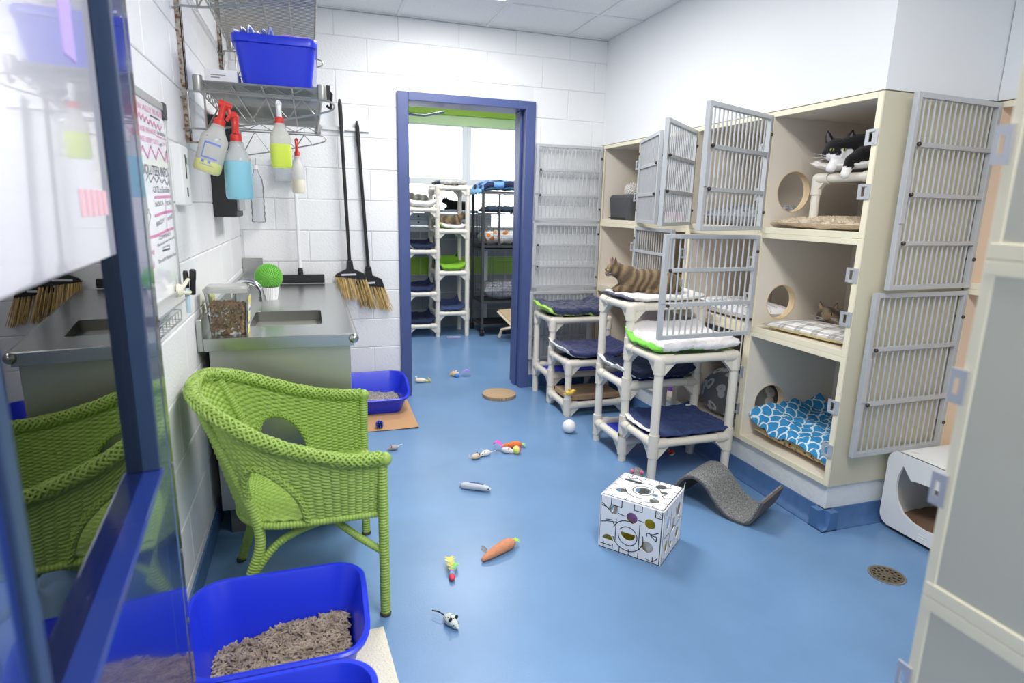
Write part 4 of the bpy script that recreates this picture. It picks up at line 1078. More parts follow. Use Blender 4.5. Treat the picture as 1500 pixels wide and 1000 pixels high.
pvc(t2, [(x, y, 0, z) for x in (X0-.01, X1-.02) for y, z in ((A2, .60), (B2, .60), (C2, .365))],
    uniq(rect_rails(X0-.01, X1-.02, B2, A2, .60)+rect_rails(X0-.01, X1-.02, B2, A2, .20)+rect_rails(X0-.01, X1-.02, C2, B2, .365)+rect_rails(X0-.01, X1-.02, C2, B2, .075)),
    sling=((X0, X1-.03, B2+.01, A2-.01, .20, .01), (X0, X1-.03, B2+.01, A2-.01, .604, .004, NAVYD), (X0, X1-.03, C2+.01, B2-.01, .369, .004, NAVYD)))
CORR = ramp_mat('corrugated card', 'wave', 90, [(.0, (150, 122, 92)), (1, (206, 178, 142))], .95, distortion=2, bands='Y')
tag(place(G().box(-.19, .19, -.125, .125, 0, .035).obj('scratch_pad', CORR, None, False, bev=.003), (1.80, 3.72, .098)), 'corrugated cardboard scratch pad on the low pipe stand', 'scratch pad')
blanket('blanket', 'dark blue plush blanket with lime lining on the low pipe stand', 'blanket', (1.80, 4.03, .618), .48, .36, .055, NAVYC, LIME, 0, (.035, .05, .0, .02), .007, 2)
blanket('blanket', 'dark blue plush blanket with white lining on the lower step of the low pipe stand', 'blanket', (1.80, 3.722, .392), .47, .34, .035, M('royal navy plush', (40, 50, 102), .95, var=.3, vscale=30, bump=.6, bscale=120, sheen=.3), SHERPA, 0, (.05, .05, .0, .02), .005, 5)
blanket('blanket', 'white fluffy blanket with navy patch under the lying tabby', 'blanket', (1.815, 2.97, .886), .46, .345, .024, SHERPA, NAVYC, 0, (.01, .02, 0, 0), .004, 7)
blanket('blanket', 'folded white blanket with green edge on the tall pipe stand', 'blanket', (1.815, 2.66, .680), .47, .35, .05, M('white fleece', (244, 240, 240), .95, bump=.5, bscale=100), GREENF, 0, (.0, .01, .0, .06), .006, 9)
blanket('blanket', 'navy blanket with white lining on the middle tier of the tall pipe stand', 'blanket', (1.815, 2.965, .456), .47, .34, .03, NAVYD, SHERPA, 0, (.05, .05, 0, .02), .006, 13)
blanket('blanket', 'navy blanket with cream edge on the lowest near tier of the tall pipe stand', 'blanket', (1.82, 2.66, .236), .45, .35, .022, M('slate navy fleece', (52, 68, 112), .95, bump=.4, bscale=160), SHERPA, 0, (.015, .02, .0, .03), .006, 17)

# =================================================================== CAGE CONTENTS
CH = M('charcoal felt', (84, 86, 88), .95, bump=.6, bscale=160)
t = thing('cat_cube', 'charcoal felt cube bed with white pompom in the top cage by the wall', 'cat bed', (2.285, 4.04, ZR[2]+.022))
rbox(rbox(G(), .30, .30, .32, .32, 0, .16, .05), .32, .32, .30, .30, .16, .185, .05).obj('body', CH, t)
G().box(-.165, -.158, -.12, .12, .018, .024).obj('seam', M('dark seam', (50, 50, 52), .9), t, False)
g = G().ell((-.06, -.02, .215), .04, 12, 8)
for k in range(160):
    zz_ = 1-2*(k+.5)/160; a = k*2.4; rh = math.sqrt(1-zz_*zz_); d = Vector((rh*math.cos(a), rh*math.sin(a), zz_)); c = Vector((-.06, -.02, .215)); g.tube([c+d*.035, c+d*.058], [.005, .002], 4, cap=False)
g.obj('pompom', SHERPA, t)
t = cushion('cat_bed', 'black and pink cat bed behind the half shut top door', 'cat bed', (2.42, 3.40, ZR[2]+.022), .40, .42, .14, M('black plush', (40, 38, 42), .95), parts=('black_top', 'pink_base', M('pink plush', (238, 130, 170), .95)))
FLUFF = ramp_mat('grey shag', 'noise', 45, [(.3, (128, 130, 136)), (.6, (172, 174, 180)), (.8, (196, 198, 202))], .98, detail=8)
def shaggy(label, loc, w, d, h, mat, seed, n=700, name='cat_bed', hl=.018):
    t = cushion(name, label, 'cat bed', loc, w, d, h, mat, seed=seed, wr=.01)
    r = random.Random(seed); g = G()
    for k in range(n):
        x, y = r.uniform(-.95, .95), r.uniform(-.95, .95); pr = max(0, (1-abs(x)**3)*(1-abs(y)**3))**.5; z = h/2+h/2*pr
        b = Vector((x*w/2, y*d/2, z-.004)); dd = Vector((x*.6+r.uniform(-.6, .6), y*.6+r.uniform(-.6, .6), .9)).normalized(); g.tube([b, b+dd*hl], [.004, .0008], 4, cap=False)
    o = g.obj('pile', mat, t); o['kind'] = 'stuff'
    return t
shaggy('grey shaggy cat bed in the top cage behind the wide open door', (2.38, 2.80, ZR[2]+.022), .46, .48, .11, FLUFF, 3)
BEIGEF = M('beige sherpa', (224, 208, 184), .98, bump=.9, bscale=110, var=.12, vscale=40)
shaggy('beige fleece mat under the pipe perch of the black and white cat', (2.37, 2.20, ZR[2]+.022), .46, .55, .062, BEIGEF, 5, 1500, 'fleece_mat', .012)
# pipe perch in the top cage
pz = ZR[2]+.022
t = thing('pipe_perch', 'short cream pipe perch holding the black and white cat', 'cat perch', (0, 0, 0))
px0, px1, py0, py1, pzt = 2.215, 2.60, 1.96, 2.285, 1.525
pvc(t, [(x, y, pz+.03, pzt) for x in (px0, px1) for y in (py0, py1)], rect_rails(px0, px1, py0, py1, pzt), .019, .035, sling=((px0, px1, py0, py1, pzt+.012, .003),), canvas=M('grey sling', (190, 188, 190), .8))
SPK = ramp_mat('speckled fleece', 'voronoi', 160, [(.0, (120, 112, 116)), (.35, (236, 232, 230)), (1, (240, 236, 234))], .95)
blanket('perch_pad', 'white and grey speckled pad on the pipe perch', 'pad', (2.40, 2.125, pzt+.022), .42, .39, .03, SPK, M('ivory fleece', (240, 234, 226), .95), 0, (.012, 0, .01, .02), .004, 21)
# middle row
t = blanket('blanket', 'yellow and blue patterned blanket in the middle cage behind the tabby', 'blanket', (2.36, 3.42, ZR[1]+.022), .44, .46, .12, ramp_mat('yellow blue print', 'voronoi', 22, [(.0, (40, 70, 130)), (.35, (60, 110, 170)), (.45, (240, 200, 110)), (1, (248, 216, 130))], .9), None, 0, (.02, .02, .03, .03), .012, 23)
PRINTW = ramp_mat('white pillow print', 'noise', 9, [(.0, (244, 243, 244)), (.46, (244, 243, 244)), (.485, (110, 124, 158)), (.51, (244, 243, 244)), (1, (238, 238, 240))], .9, detail=2, distortion=1.5)
cushion('pillow', 'white pillow with blue line print in the middle cage', 'pillow', (2.295, 2.80, ZR[1]+.022), .34, .52, .09, PRINTW, seed=6)
t = thing('pipe_stool', 'small cream pipe stool with navy pad in the middle cage', 'cat perch', (0, 0, 0))
pvc(t, [(x, y, ZR[1]+.022, ZR[1]+.36) for x in (2.50, 2.655) for y in (2.56, 2.84)], rect_rails(2.50, 2.655, 2.56, 2.84, ZR[1]+.36), .019, .03)
blanket('stool_pad', 'navy pad on the small pipe stool in the middle cage', 'pad', (2.578, 2.70, ZR[1]+.384), .20, .33, .035, NAVYD, None, 0, (.01, .01, 0, 0), .004, 31)
# plaid pillow
def plaid():
    m = M('tan plaid cotton', (244, 242, 240), .85); nt = m.node_tree; N, L = nt.nodes, nt.links
    tc = N.new('ShaderNodeTexCoord'); sp = N.new('ShaderNodeSeparateXYZ'); L.new(tc.outputs['Object'], sp.inputs[0]); fac = []
    for ax in ('X', 'Y'):
        m1 = N.new('ShaderNodeMath'); m1.operation = 'MULTIPLY'; m1.inputs[1].default_value = 11; L.new(sp.outputs[ax], m1.inputs[0])
        m2 = N.new('ShaderNodeMath'); m2.operation = 'FRACT'; L.new(m1.outputs[0], m2.inputs[0])
        r = N.new('ShaderNodeValToRGB'); cr = r.color_ramp; cr.interpolation = 'CONSTANT'
        for p, c in ((.0, 1), (.35, .62), (.52, .95), (.56, .62), (.73, 1)):
            e = cr.elements[0] if p == 0 else (cr.elements[1] if p == .35 else cr.elements.new(p)); e.position = p; e.color = (c, c*.97 if c < .9 else c, c*.93 if c < .9 else c, 1)
        L.new(m2.outputs[0], r.inputs[0]); fac.append(r)
    mx = N.new('ShaderNodeMixRGB'); mx.blend_type = 'MULTIPLY'; mx.inputs[0].default_value = 1; L.new(fac[0].outputs[0], mx.inputs[1]); L.new(fac[1].outputs[0], mx.inputs[2])
    L.new(mx.outputs[0], bsdf(m).inputs['Base Color']); return m
cushion('pillow', 'tan and white plaid pillow under the tabby kitten', 'pillow', (2.285, 2.19, ZR[1]+.022), .30, .52, .052, plaid(), .12, seed=12, parts=('plaid_face', 'cream_back', M('cream cotton', (228, 218, 176), .9)))
# bottom row
LEO = ramp_mat('grey leopard plush', 'voronoi', 13, [(.0, (120, 122, 124)), (.20, (122, 124, 126)), (.26, (206, 204, 202)), (.42, (206, 204, 202)), (.48, (118, 120, 122)), (1, (118, 120, 122))], .98)
t = thing('cat_bed', 'round grey leopard print cat bed in the bottom cage', 'cat bed', (2.37, 2.80, ZR[0]+.022))
G().lathe([(.12, 0), (.20, .02), (.235, .09), (.225, .17), (.17, .235), (.11, .26), (.07, .25)], 36).obj('dome', LEO, t)
SCAL = None
def scallop():
    m = M('blue scallop cotton', (60, 150, 206), .8); nt = m.node_tree; N, L = nt.nodes, nt.links
    tc = N.new('ShaderNodeTexCoord'); sp = N.new('ShaderNodeSeparateXYZ'); L.new(tc.outputs['Object'], sp.inputs[0])
    def mth(op, a, b=None):
        n = N.new('ShaderNodeMath'); n.operation = op
        for i, q in enumerate((a, b)):
            if q is None: continue
            if isinstance(q, (int, float)): n.inputs[i].default_value = q
            else: L.new(q, n.inputs[i])
        return n.outputs[0]
    S = 15.
    y = mth('MULTIPLY', sp.outputs['Y'], S); x0 = mth('MULTIPLY', sp.outputs['X'], S*1.6)
    row = mth('FLOOR', x0); sh = mth('MULTIPLY', row, .5); u = mth('SUBTRACT', mth('FRACT', mth('ADD', y, sh)), .5); v = mth('FRACT', x0)
    d = mth('SQRT', mth('ADD', mth('MULTIPLY', u, u), mth('MULTIPLY', mth('MULTIPLY', v, v), .30)))
    ln = mth('LESS_THAN', mth('ABSOLUTE', mth('SUBTRACT', d, .49)), .05)
    mx = N.new('ShaderNodeMixRGB'); L.new(ln, mx.inputs[0]); mx.inputs[1].default_value = (*lin((52, 146, 204)), 1); mx.inputs[2].default_value = (*lin((222, 238, 244)), 1)
    L.new(mx.outputs[0], bsdf(m).inputs['Base Color']); return m
SPOT = ramp_mat('tan leopard plush', 'voronoi', 48, [(.0, (70, 50, 36)), (.26, (96, 70, 48)), (.36, (206, 180, 130)), (1, (216, 192, 146))], .95)
cushion('cat_bed', 'tan leopard spotted cushion under the blue scalloped blanket', 'cat bed', (2.375, 2.185, ZR[0]+.022), .44, .52, .085, SPOT, seed=3)
blanket('blanket', 'blue blanket with white scallop pattern in the bottom cage', 'blanket', (2.375, 2.20, ZR[0]+.105), .46, .56, .022, scallop(), None, 0, (-.045, .02, -.03, .05), .012, 41)
PUR = M('purple plush', (150, 96, 214), .9, bump=.4, bscale=120)
t = thing('purple_tunnel', 'purple plush toy tunnel in the bottom cage behind the tall stand', 'toy', (2.28, 3.38, ZR[0]+.022))
G().lathe([(.13, 0), (.15, .03), (.15, .20), (.11, .26), (.08, .27)], 24).ell((0, -.16, .13), (.12, .10, .13), 20, 12).obj('body', PUR, t); G().tube([(-.13, -.08, .12), (-.15, -.02, .10), (-.13, .05, .16)], .006, 6).obj('cord', SHERPA, t)
G().ell((-.12, .06, .23), .025, 12, 8).obj('yellow_bobble', M('yellow felt', (240, 196, 70), .9), t)
g = G(); P0 = Vector((2.09, 2.525, .80))
g.tube(spline([P0, P0+Vector((-.002, .004, -.2)), P0+Vector((-.01, .02, -.36)), P0+Vector((-.012, .035, -.45))], 6), .003, 6)
tag(g.obj('string', SHERPA), 'white string hanging from the middle cage door', 'string')
# alcove toys
p = Xp(1441, 396, XA+.05)
t = thing('plush_toy', 'small blue and red plush toy on the upper alcove cage floor', 'toy', (XA+.09, 1.70, 1.065+.022))
G().ell((0, 0, .035), (.05, .06, .035), 14, 9).obj('body', M('dusty blue plush', (150, 170, 196), .95), t); G().ell((-.02, -.06, .03), (.035, .035, .03), 12, 8).obj('red_end', M('coral plush', (226, 110, 90), .95), t)
t = thing('plush_toy', 'pink plush toy lying on top of the white cat house', 'toy', (2.63, 1.68, .366))
G().ell((0, 0, .022), (.05, .04, .022), 14, 8).obj('body', M('pale pink plush', (242, 206, 196), .95), t); G().ell((-.03, -.03, .03), (.018, .012, .02), 10, 6).obj('ear', M('brown plush', (150, 90, 70), .95), t)

# white cat house
t = thing('cat_house', 'white moulded cat house with cat-head opening in the alcove', 'cat house', (2.39, 1.86, 0))
HW, HH, HD = .42, .365, .31
hole = [(-.055-.0, .30), (-.075, .255), (-.09, .20), (-.085, .15), (-.065, .105), (-.02-.015, .075), (-.21, .055), (-.385, .075), (-.355, .105), (-.335, .15), (-.33, .20), (-.345, .255), (-.365, .30), (-.305, .275), (-.27, .262), (-.21, .255), (-.15, .262), (-.115, .275)]
hole = [(-.075, .312), (-.098, .285), (-.118, .262), (-.15, .268), (-.21, .272), (-.27, .268), (-.302, .262), (-.322, .285), (-.345, .312), (-.362, .26), (-.365, .21), (-.35, .15), (-.315, .105), (-.27, .085), (-.21, .078), (-.15, .085), (-.105, .105), (-.07, .15), (-.055, .21), (-.058, .26)]
HWH = M('white gloss plastic', (240, 240, 238), .3)
G().plate(rrect(-HW, 0, .018, HH, .05, 7), [hole], .012, lambda u, v, q: (q, u, v)).obj('front', HWH, t, angle=30)
o0 = rrect(-HW, 0, .018, HH, .05, 7); k = len(o0)
V = [(.004, u, v) for u, v in o0]+[(HD, u, v) for u, v in o0]
ol = G().add(V, [(j, (j+1) % k, k+(j+1) % k, k+j) for j in range(k)]+[tuple(range(k, 2*k))]).obj('body', HWH, t, angle=30); sm = ol.modifiers.new('s', 'SOLIDIFY'); sm.thickness = .01; sm.offset = -1
G().box(.02, HD, -HW+.04, -.04, 0, .018).obj('base', BLACK, t, False)
G().grid(lambda u, v: (.02+u*(HD-.04), -HW+.03+v*(HW-.06), .06+.05*math.sin(PI*v)*u+.01*fbm(u*4, v*4)), 20, 20).obj('cushion', M('brown plush cushion', (124, 96, 76), .95), t)
for (x, y) in ((.06, -.07), (.06, -.35), (.25, -.07)): G().lathe([(.018, 0), (.016, .0015), (.010, .0005)], 18, (x, y, HH)).obj('top_dimple', HWH, t)
g = G()
for a, b in (((-.19, .055), (-.19, .040)), ((-.19, .040), (-.23, .040)), ((-.23, .040), (-.23, .055)), ((-.23, .055), (-.222, .05)), ((-.222, .05), (-.198, .05)), ((-.198, .05), (-.19, .055))): g.tube([(-.0005, a[0], a[1]), (-.0005, b[0], b[1])], .0012, 5)
g.obj('embossed_emblem', HWH, t)
# floor drain
t = thing('floor_drain', 'round metal floor drain in the blue floor', 'drain', (2.07, 1.538, 0))
G().lathe([(.066, 0), (.066, .003), (.058, .0035), (.056, .001)], 40).obj('ring', M('worn zinc', (150, 146, 136), .5, .6), t)
hs = []
for rr_, n in ((.044, 14), (.027, 9)):
    for k in range(n):
        a = 2*PI*k/n; c, s_ = math.cos(a), math.sin(a)
        hs.append([(c*rr_+u*c-v*s_, s_*rr_+u*s_+v*c) for u, v in ((-.0055, -.004), (.0055, -.0055), (.0055, .0055), (-.0055, .004))])
G().plate(circ(0, 0, .056, 36), hs, .002, lambda u, v, q: (u, v, .002+q)).obj('grate', M('aged brass grate', (150, 138, 116), .4, .8), t, False)
G().lathe([(.055, .0), (.055, .0012)], 30).obj('pit', M('drain pit', (40, 38, 34), .9), t)

# =================================================================== CARDBOARD CUBE
e1, e2, e3 = Zp(872, 797), Zp(966, 829), Zp(991, 789)
cu = thing('puzzle_box', 'white printed cardboard puzzle box with holes on the floor', 'toy box', e2, math.atan2((e1-e2).y, (e1-e2).x))
S1, S2, SH = .262, .245, .232
CARD = M('white printed card', (244, 244, 246), .55); KR = M('kraft card inside', (186, 150, 110), .9); LN = M('black line print', (30, 32, 40), .6)
def slot(cx, cy, hw, r): return arc(cx+hw, cy, r, -PI/2, PI/2, 8)+arc(cx-hw, cy, r, PI/2, 1.5*PI, 8)
front_h = [circ(.07, .175, .021, 20, .019), circ(.135, .172, .022), slot(.205, .175, .008, .017), circ(.06, .06, .023), arc(.135, .075, .033, PI, 2*PI, 14), arc(.22, .04, .028, 0, PI, 12)]
front_h = [slot(.05, .165, .001, .021), circ(.125, .168, .023), circ(.205, .182, .020, 20, .022), circ(.055, .065, .024), arc(.138, .098, .032, PI, 2*PI, 14), arc(.222, .042, .024, 0, PI, 12)]
side_h = [circ(.06, .16, .02, 18, .026), circ(.13, .125, .02, 18, .03), circ(.19, .165, .022, 18, .03), circ(.055, .06, .018, 18, .026), circ(.19, .06, .02, 18, .024), circ(.115, .045, .013)]
top_h = [circ(.13, .12, .032), circ(.06, .06, .020), circ(.205, .075, .024, 20, .02), slot(.20, .185, .03, .011), circ(.08, .20, .022), slot(.05, .15, .001, .014), circ(.075, .11, .012)]
TF = {'front': (lambda u, v, q: (u, -q, v), S1, SH, front_h), 'right': (lambda u, v, q: (-q, u, v), S2, SH, side_h), 'back': (lambda u, v, q: (u, S2+q, v), S1, SH, front_h), 'left': (lambda u, v, q: (S1+q, u, v), S2, SH, side_h), 'top': (lambda u, v, q: (u, v, SH+q), S1, S2, top_h)}
cu.rotation_euler = (0, 0, math.atan2((e1-e2).y, (e1-e2).x))
# local +x runs e2->e1 (toward the left), local +y must run e2->e3 : mirror by using -y
ang_ = cu.rotation_euler[2]; d13 = (e3-e2); ly = -d13.x*math.sin(ang_)+d13.y*math.cos(ang_); sg = 1 if ly > 0 else -1
for nm, (fn, a, b, hs) in TF.items():
    f2 = (lambda fn: lambda u, v, q: (fn(u, v, q)[0], sg*fn(u, v, q)[1], fn(u, v, q)[2]))(fn)
    G().plate([(0, 0), (a, 0), (a, b), (0, b)], hs, .003, f2).obj(nm+'_panel', CARD, cu, False)
    g = G(); r_ = random.Random(len(nm))
    def st(pts, wd=.0036):
        for (p, q) in zip(pts, pts[1:]):
            dx, dy = q[0]-p[0], q[1]-p[1]; l = math.hypot(dx, dy) or 1; nx, ny = -dy/l*wd/2, dx/l*wd/2
            z = .0034 if nm != 'back' else .0034
            g.add([f2(p[0]-nx, p[1]-ny, z), f2(p[0]+nx, p[1]+ny, z), f2(q[0]+nx, q[1]+ny, z), f2(q[0]-nx, q[1]-ny, z)], [(0, 1, 2, 3)])
    st([(.003, .003), (a-.003, .003)]); st([(.003, .003), (.003, b-.003)]); st([(a-.003, .003), (a-.003, b-.003)], .0015)
    if nm in ('front', 'back'):
        st(circ(.138, .085, .040, 26)[2:]+circ(.138, .085, .040, 26)[:1]); st(arc(.138, .085, .065, .9*PI, 1.9*PI, 18)); st(arc(.138, .085, .065, .1*PI, .6*PI, 10))
        for x in (.03, .09, .13, .17, .24): st([(x, .004), (x, .03)])
        st([(.09, .15), (.09, .05), (.085, .04)]); st([(.19, .145), (.19, .05)]); st([(.155, .168), (.185, .172)]); st([(.075, .165), (.098, .167)]); st([(.225, .18), (.255, .19)])
        st([(.085, .23), (.085, .205), (.118, .205), (.118, .23)]); st([(.17, .23), (.17, .2), (.215, .2), (.215, .23)]); st([(.005, .20), (.03, .20), (.03, .23)]); st([(.008, .205), (.028, .228)], .0015); st([(.008, .215), (.02, .229)], .0015)
        st([(.012, .14), (.035, .125), (.06, .125), (.06, .11)]); st([(.02, .10), (.045, .12), (.02, .12), (.02, .10)]); st([(.19, .13), (.225, .125), (.255, .115)]); st([(.255, .20), (.22, .175)]); st([(.20, .03), (.20, .012)]); st(arc(.04, .04, .03, 1.1*PI, 1.7*PI, 8)); st([(.195, .115), (.21, .135), (.235, .13)]); st([(.205, .02), (.255, .02)])
    elif nm == 'top':
        st(circ(.13, .12, .042, 26)+[(.172, .12)]); st(arc(.13, .12, .072, .2*PI, .9*PI, 16)); st(arc(.13, .12, .072, 1.15*PI, 1.9*PI, 16))
        for x in (.05, .10, .16, .22): st([(x, .004), (x, .022)]); st([(x, b-.022), (x, b-.004)])
        for y in (.06, .12, .18): st([(.004, y), (.022, y)]); st([(a-.022, y), (a-.004, y)])
        st([(.19, .22), (.22, .20), (.235, .215)], .004); st([(.09, .17), (.04, .21)]); st([(.16, .20), (.20, .225)]); st([(.05, .05), (.09, .03)]); st([(.03, .10), (.05, .12), (.04, .135)])
    else:
        for x in (.03, .09, .15, .21): st([(x, .004), (x, .02)]); st([(x, b-.03), (x, b-.004)])
        st([(.09, .09), (.09, .2)]); st(arc(.13, .07, .045, .3*PI, 1.3*PI, 14)); st([(.16, .10), (.225, .12)]); st([(.02, .11), (.08, .105)]); st([(.15, .19), (.16, .15)])
    o = g.obj(nm+'_print', LN, cu, False, fix=False); o['kind'] = 'stuff'
G().box(.003, S1-.003, sg*.003, sg*(S2-.003), .001, .004).obj('base_panel', M('olive card', (200, 190, 60), .8), cu, False)
G().box(.06, .20, sg*.12, sg*.123, .004, .17).obj('inner_divider', M('olive card', (200, 190, 60), .8), cu, False)
for (x, y, z, r, m, lb) in ((.125, .055, .155, .034, M('lilac ball plastic', (206, 150, 226), .4), 'lilac plastic ball inside the cardboard puzzle box'), (.05, .05, .044, .038, WHITEP, 'white plastic ball inside the cardboard puzzle box')):
    R0 = Matrix.Rotation(ang_, 3, 'Z'); w_ = e2+R0 @ Vector((x, sg*y, z if z < .1 else .044))
    if z > .1: w_ = e2+R0 @ Vector((.135, sg*.06, .155))
    tag(place(G().ell((0, 0, 0), r, 18, 12).obj('toy_ball', m), w_), lb, 'ball')

# =================================================================== WAVE SCRATCHER
FELT = ramp_mat('grey scratcher carpet', 'noise', 160, [(.3, (92, 92, 92)), (.55, (140, 140, 139)), (.75, (176, 176, 174))], .98, bump=.8)
A0 = Vector((1.608, 2.318, 0)); ax = Vector((.476, -.88, 0)).normalized(); Wn = Vector((.88, .476, 0)).normalized()
ws = thing('wave_scratcher', 'grey carpeted wave-shaped cat scratcher on the floor', 'cat scratcher', A0)
prof = spline([(0, 0, .014), (.008, 0, .07), (.045, 0, .128), (.10, 0, .148), (.155, 0, .128), (.205, 0, .075), (.255, 0, .03), (.315, 0, .011), (.365, 0, .022), (.395, 0, .07), (.415, 0, .135)], 6)
WD = .25; th_ = .010
def wave(off0, off1, w0, w1):
    P = [Vector((p.x, 0, p.z)) for p in prof]; V = []; n = len(P)
    for i, p in enumerate(P):
        t_ = (P[min(i+1, n-1)]-P[max(i-1, 0)]).normalized(); nn = Vector((-t_.z, 0, t_.x))
        for wq in (w0, w1):
            for of in (off0, off1): V.append(A0*0+ax*(p.x+nn.x*of)+Vector((0, 0, p.z+nn.z*of))+Wn*wq)
    F = []
    for i in range(n-1):
        a, b = i*4, i*4+4; F += [(a, a+1, b+1, b), (a+2, b+2, b+3, a+3), (a, b, b+2, a+2), (a+1, a+3, b+3, b+1)]
    F += [(0, 2, 3, 1), (n*4-4, n*4-3, n*4-1, n*4-2)]
    return G().add(V, F)
wave(.000, .007, 0, WD).obj('carpet_top', FELT, ws, angle=40); wave(-.010, -.0005, .002, WD-.002).obj('board', M('dark grey felt', (98, 92, 90), .95), ws, angle=40)
hp = ax*.055+Vector((0, 0, .105))+Wn*.01
G().tube(spline([hp, hp+Vector((-.004, 0, -.03)), hp+Vector((-.012, -.006, -.065))], 5), .002, 6).obj('string', SHERPA, ws); G().ell(hp+Vector((-.012, -.006, -.068)), .005, 8, 6).obj('string_bead', WHITEP, ws)

# =================================================================== CATS
FUR = attr_mat('cat fur')
EYE = M('green yellow eye', (158, 168, 92), .1, coat=1); PUP = M('pupil', (10, 10, 10), .1); NOSEB = M('dark nose', (50, 40, 40), .5); NOSEP = M('brick nose', (170, 100, 80), .5)
def basis(f, up=(0, 0, 1)):
    f = Vector(f).normalized(); s_ = Vector(up).cross(f).normalized(); u = f.cross(s_)
    return f, s_, u, Matrix((f, s_, u)).transposed()
def add_head(g, c, f, s=1.0):
    c = Vector(c); F_, S_, U_, R = basis(f); L = lambda a, b, d: c+F_*a*s+S_*b*s+U_*d*s
    g.ell(L(0, 0, 0), (.046*s, .046*s, .041*s), 18, 12, R).ell(L(.026, 0, -.010), (.028*s, .030*s, .024*s), 16, 10, R)
    for q in (-1, 1):
        g.ell(L(.004, q*.028, -.012), (.026*s, .022*s, .022*s), 12, 8, R).ell(L(.042, q*.009, -.018), (.013*s, .012*s, .010*s), 10, 8, R)
        g.tube([L(-.004, q*.026, .022), L(-.006, q*.034, .045), L(-.006, q*.040, .068)], [.020*s, .015*s, .004*s], 10, flat=.55)
    g.ell(L(.040, 0, -.026), (.012*s, .012*s, .008*s), 10, 8, R)
    return L, R
def add_face(t, L, R, s=1.0, eye=EYE, nose=NOSEB, inner=None):
    for q in (-1, 1):
        e = G().ell(L(.0405, q*.0185, .004), (.0070*s, .0080*s, .0058*s), 12, 8, R).obj('eye', eye, t)
        G().ell(L(.0462, q*.0190, .004), (.0025*s, .0026*s, .0058*s), 8, 6, R).obj('pupil', PUP, e)
        G().tube([L(.006, q*.028, .026), L(.006, q*.035, .042), L(.003, q*.039, .058)], [.010*s, .008*s, .002*s], 8, flat=.5).obj('inner_ear', inner or M('pink grey ear', (150, 120, 116), .9), t)
    G().ell(L(.0535, 0, -.0085), (.004*s, .0065*s, .0045*s), 10, 6, R).obj('nose', nose, t)
    w = G()
    for q in (-1, 1):
        for k in range(3): w.tube([L(.046, q*.016, -.018-.003*k), L(.046, q*.05, -.012-.008*k), L(.036, q*.075, -.008-.014*k)], .0005*s, 4)
    w.obj('whiskers', WHITEP, t)['kind'] = 'stuff'
def tabby_col(base, dark, light, stripe=70, seed=0):
    def f(p):
        q = math.sin((p.x+.25*p.z)*stripe+3.5*fbm(p.x*9+seed, p.y*9+p.z*6)+seed); n = fbm(p.x*60, p.y*60, p.z*60)
        k = max(0, min(1, .5+.55*q+.45*n)); c = [b*(1-k)+d*k for b, d in zip(base, dark)]
        return tuple(max(5, min(250, v+8*n)) for v in c)
    return f
def lying_cat(label, loc, rz, colour, s=1.0, turn=0, pitch=0., eyes=True, group=None, nose=NOSEP):
    """loaf pose, +x forward"""
    t = thing('cat', label, 'cat', loc, rz, group)
    g = G(); E = lambda c, r: g.ell([q*s for q in c], [q*s for q in r], 18, 12)
    E((-.02, 0, .066), (.145, .075, .066)); E((-.105, 0, .062), (.075, .080, .062)); E((.075, 0, .066), (.075, .066, .062))
    for q in (-1, 1):
        E((-.095, q*.055, .045), (.075, .035, .046)); E((.10, q*.038, .025), (.060, .022, .024)); E((.150, q*.034, .014), (.028, .017, .014)); E((-.03, q*.066, .014), (.038, .018, .014))
    g.tube([Vector(p)*s for p in ((.07, 0, .085), (.115, 0, .100), (.148, 0, .118))], [.060*s, .048*s, .042*s], 14)
    g.tube([p*s for p in spline([(-.165, 0, .04), (-.19, -.04, .02), (-.15, -.09, .014), (-.06, -.102, .013), (.0, -.10, .013)], 5)], [.018*s]*21, 10)
    f = Vector((math.cos(turn)*math.cos(pitch), math.sin(turn)*math.cos(pitch), math.sin(pitch)))
    L, R = add_head(g, Vector((.168, 0, .125))*s, f, s)
    blob('body', g, FUR, t, .0055*s, 5, colour)
    if eyes: add_face(t, L, R, s, nose=nose)
    return t
TB = tabby_col((140, 120, 92), (84, 70, 54), None, 150)
lying_cat('brown tabby cat lying on the tall pipe stand', (1.78, 3.00, .912), math.radians(158), TB, 1.04, math.radians(8), -.22)
# black and white cat on the perch, paws over the edge
O = Vector((2.30, 2.12, 1.567))
t = thing('cat', 'black and white cat on the pipe perch with paws over the edge', 'cat', O)
g = G(); Rb = Matrix.Rotation(math.radians(140), 3, 'Z')
g.ell((.11, -.055, .070), (.155, .085, .072), 20, 12, Rb).ell((.02, .005, .066), (.08, .075, .066), 18, 12, Rb).ell((.17, -.09, .065), (.075, .085, .066), 16, 10, Rb)
hc = Vector((-.078, .080, .078)); HS = 1.25
g.tube([(.02, .01, .085), (-.03, .045, .09), hc], [.062, .054, .045], 14)
L, R = add_head(g, hc, (-.66, -.70, -.16), HS)
paws = [Vector((-.128, .055, -.004)), Vector((-.132, -.030, -.030))]
g.tube([(-.03, .03, .045), (-.085, .05, .028), (-.118, .055, .016), paws[0]], [.034, .026, .021, .019], 12).ell(paws[0], (.021, .022, .018), 12, 8)
g.tube([(.0, -.02, .06), (-.06, -.03, .045), (-.115, -.032, .022), (-.128, -.032, -.012), paws[1]], [.042, .036, .026, .020, .018], 12).ell(paws[1], (.019, .021, .021), 12, 8)
g.tube(spline([(.22, -.13, .05), (.26, -.10, .03), (.27, -.02, .02), (.24, .05, .018)], 5), [.018]*16, 10)
F_, S_, U_, RR = basis((-.66, -.70, -.16))
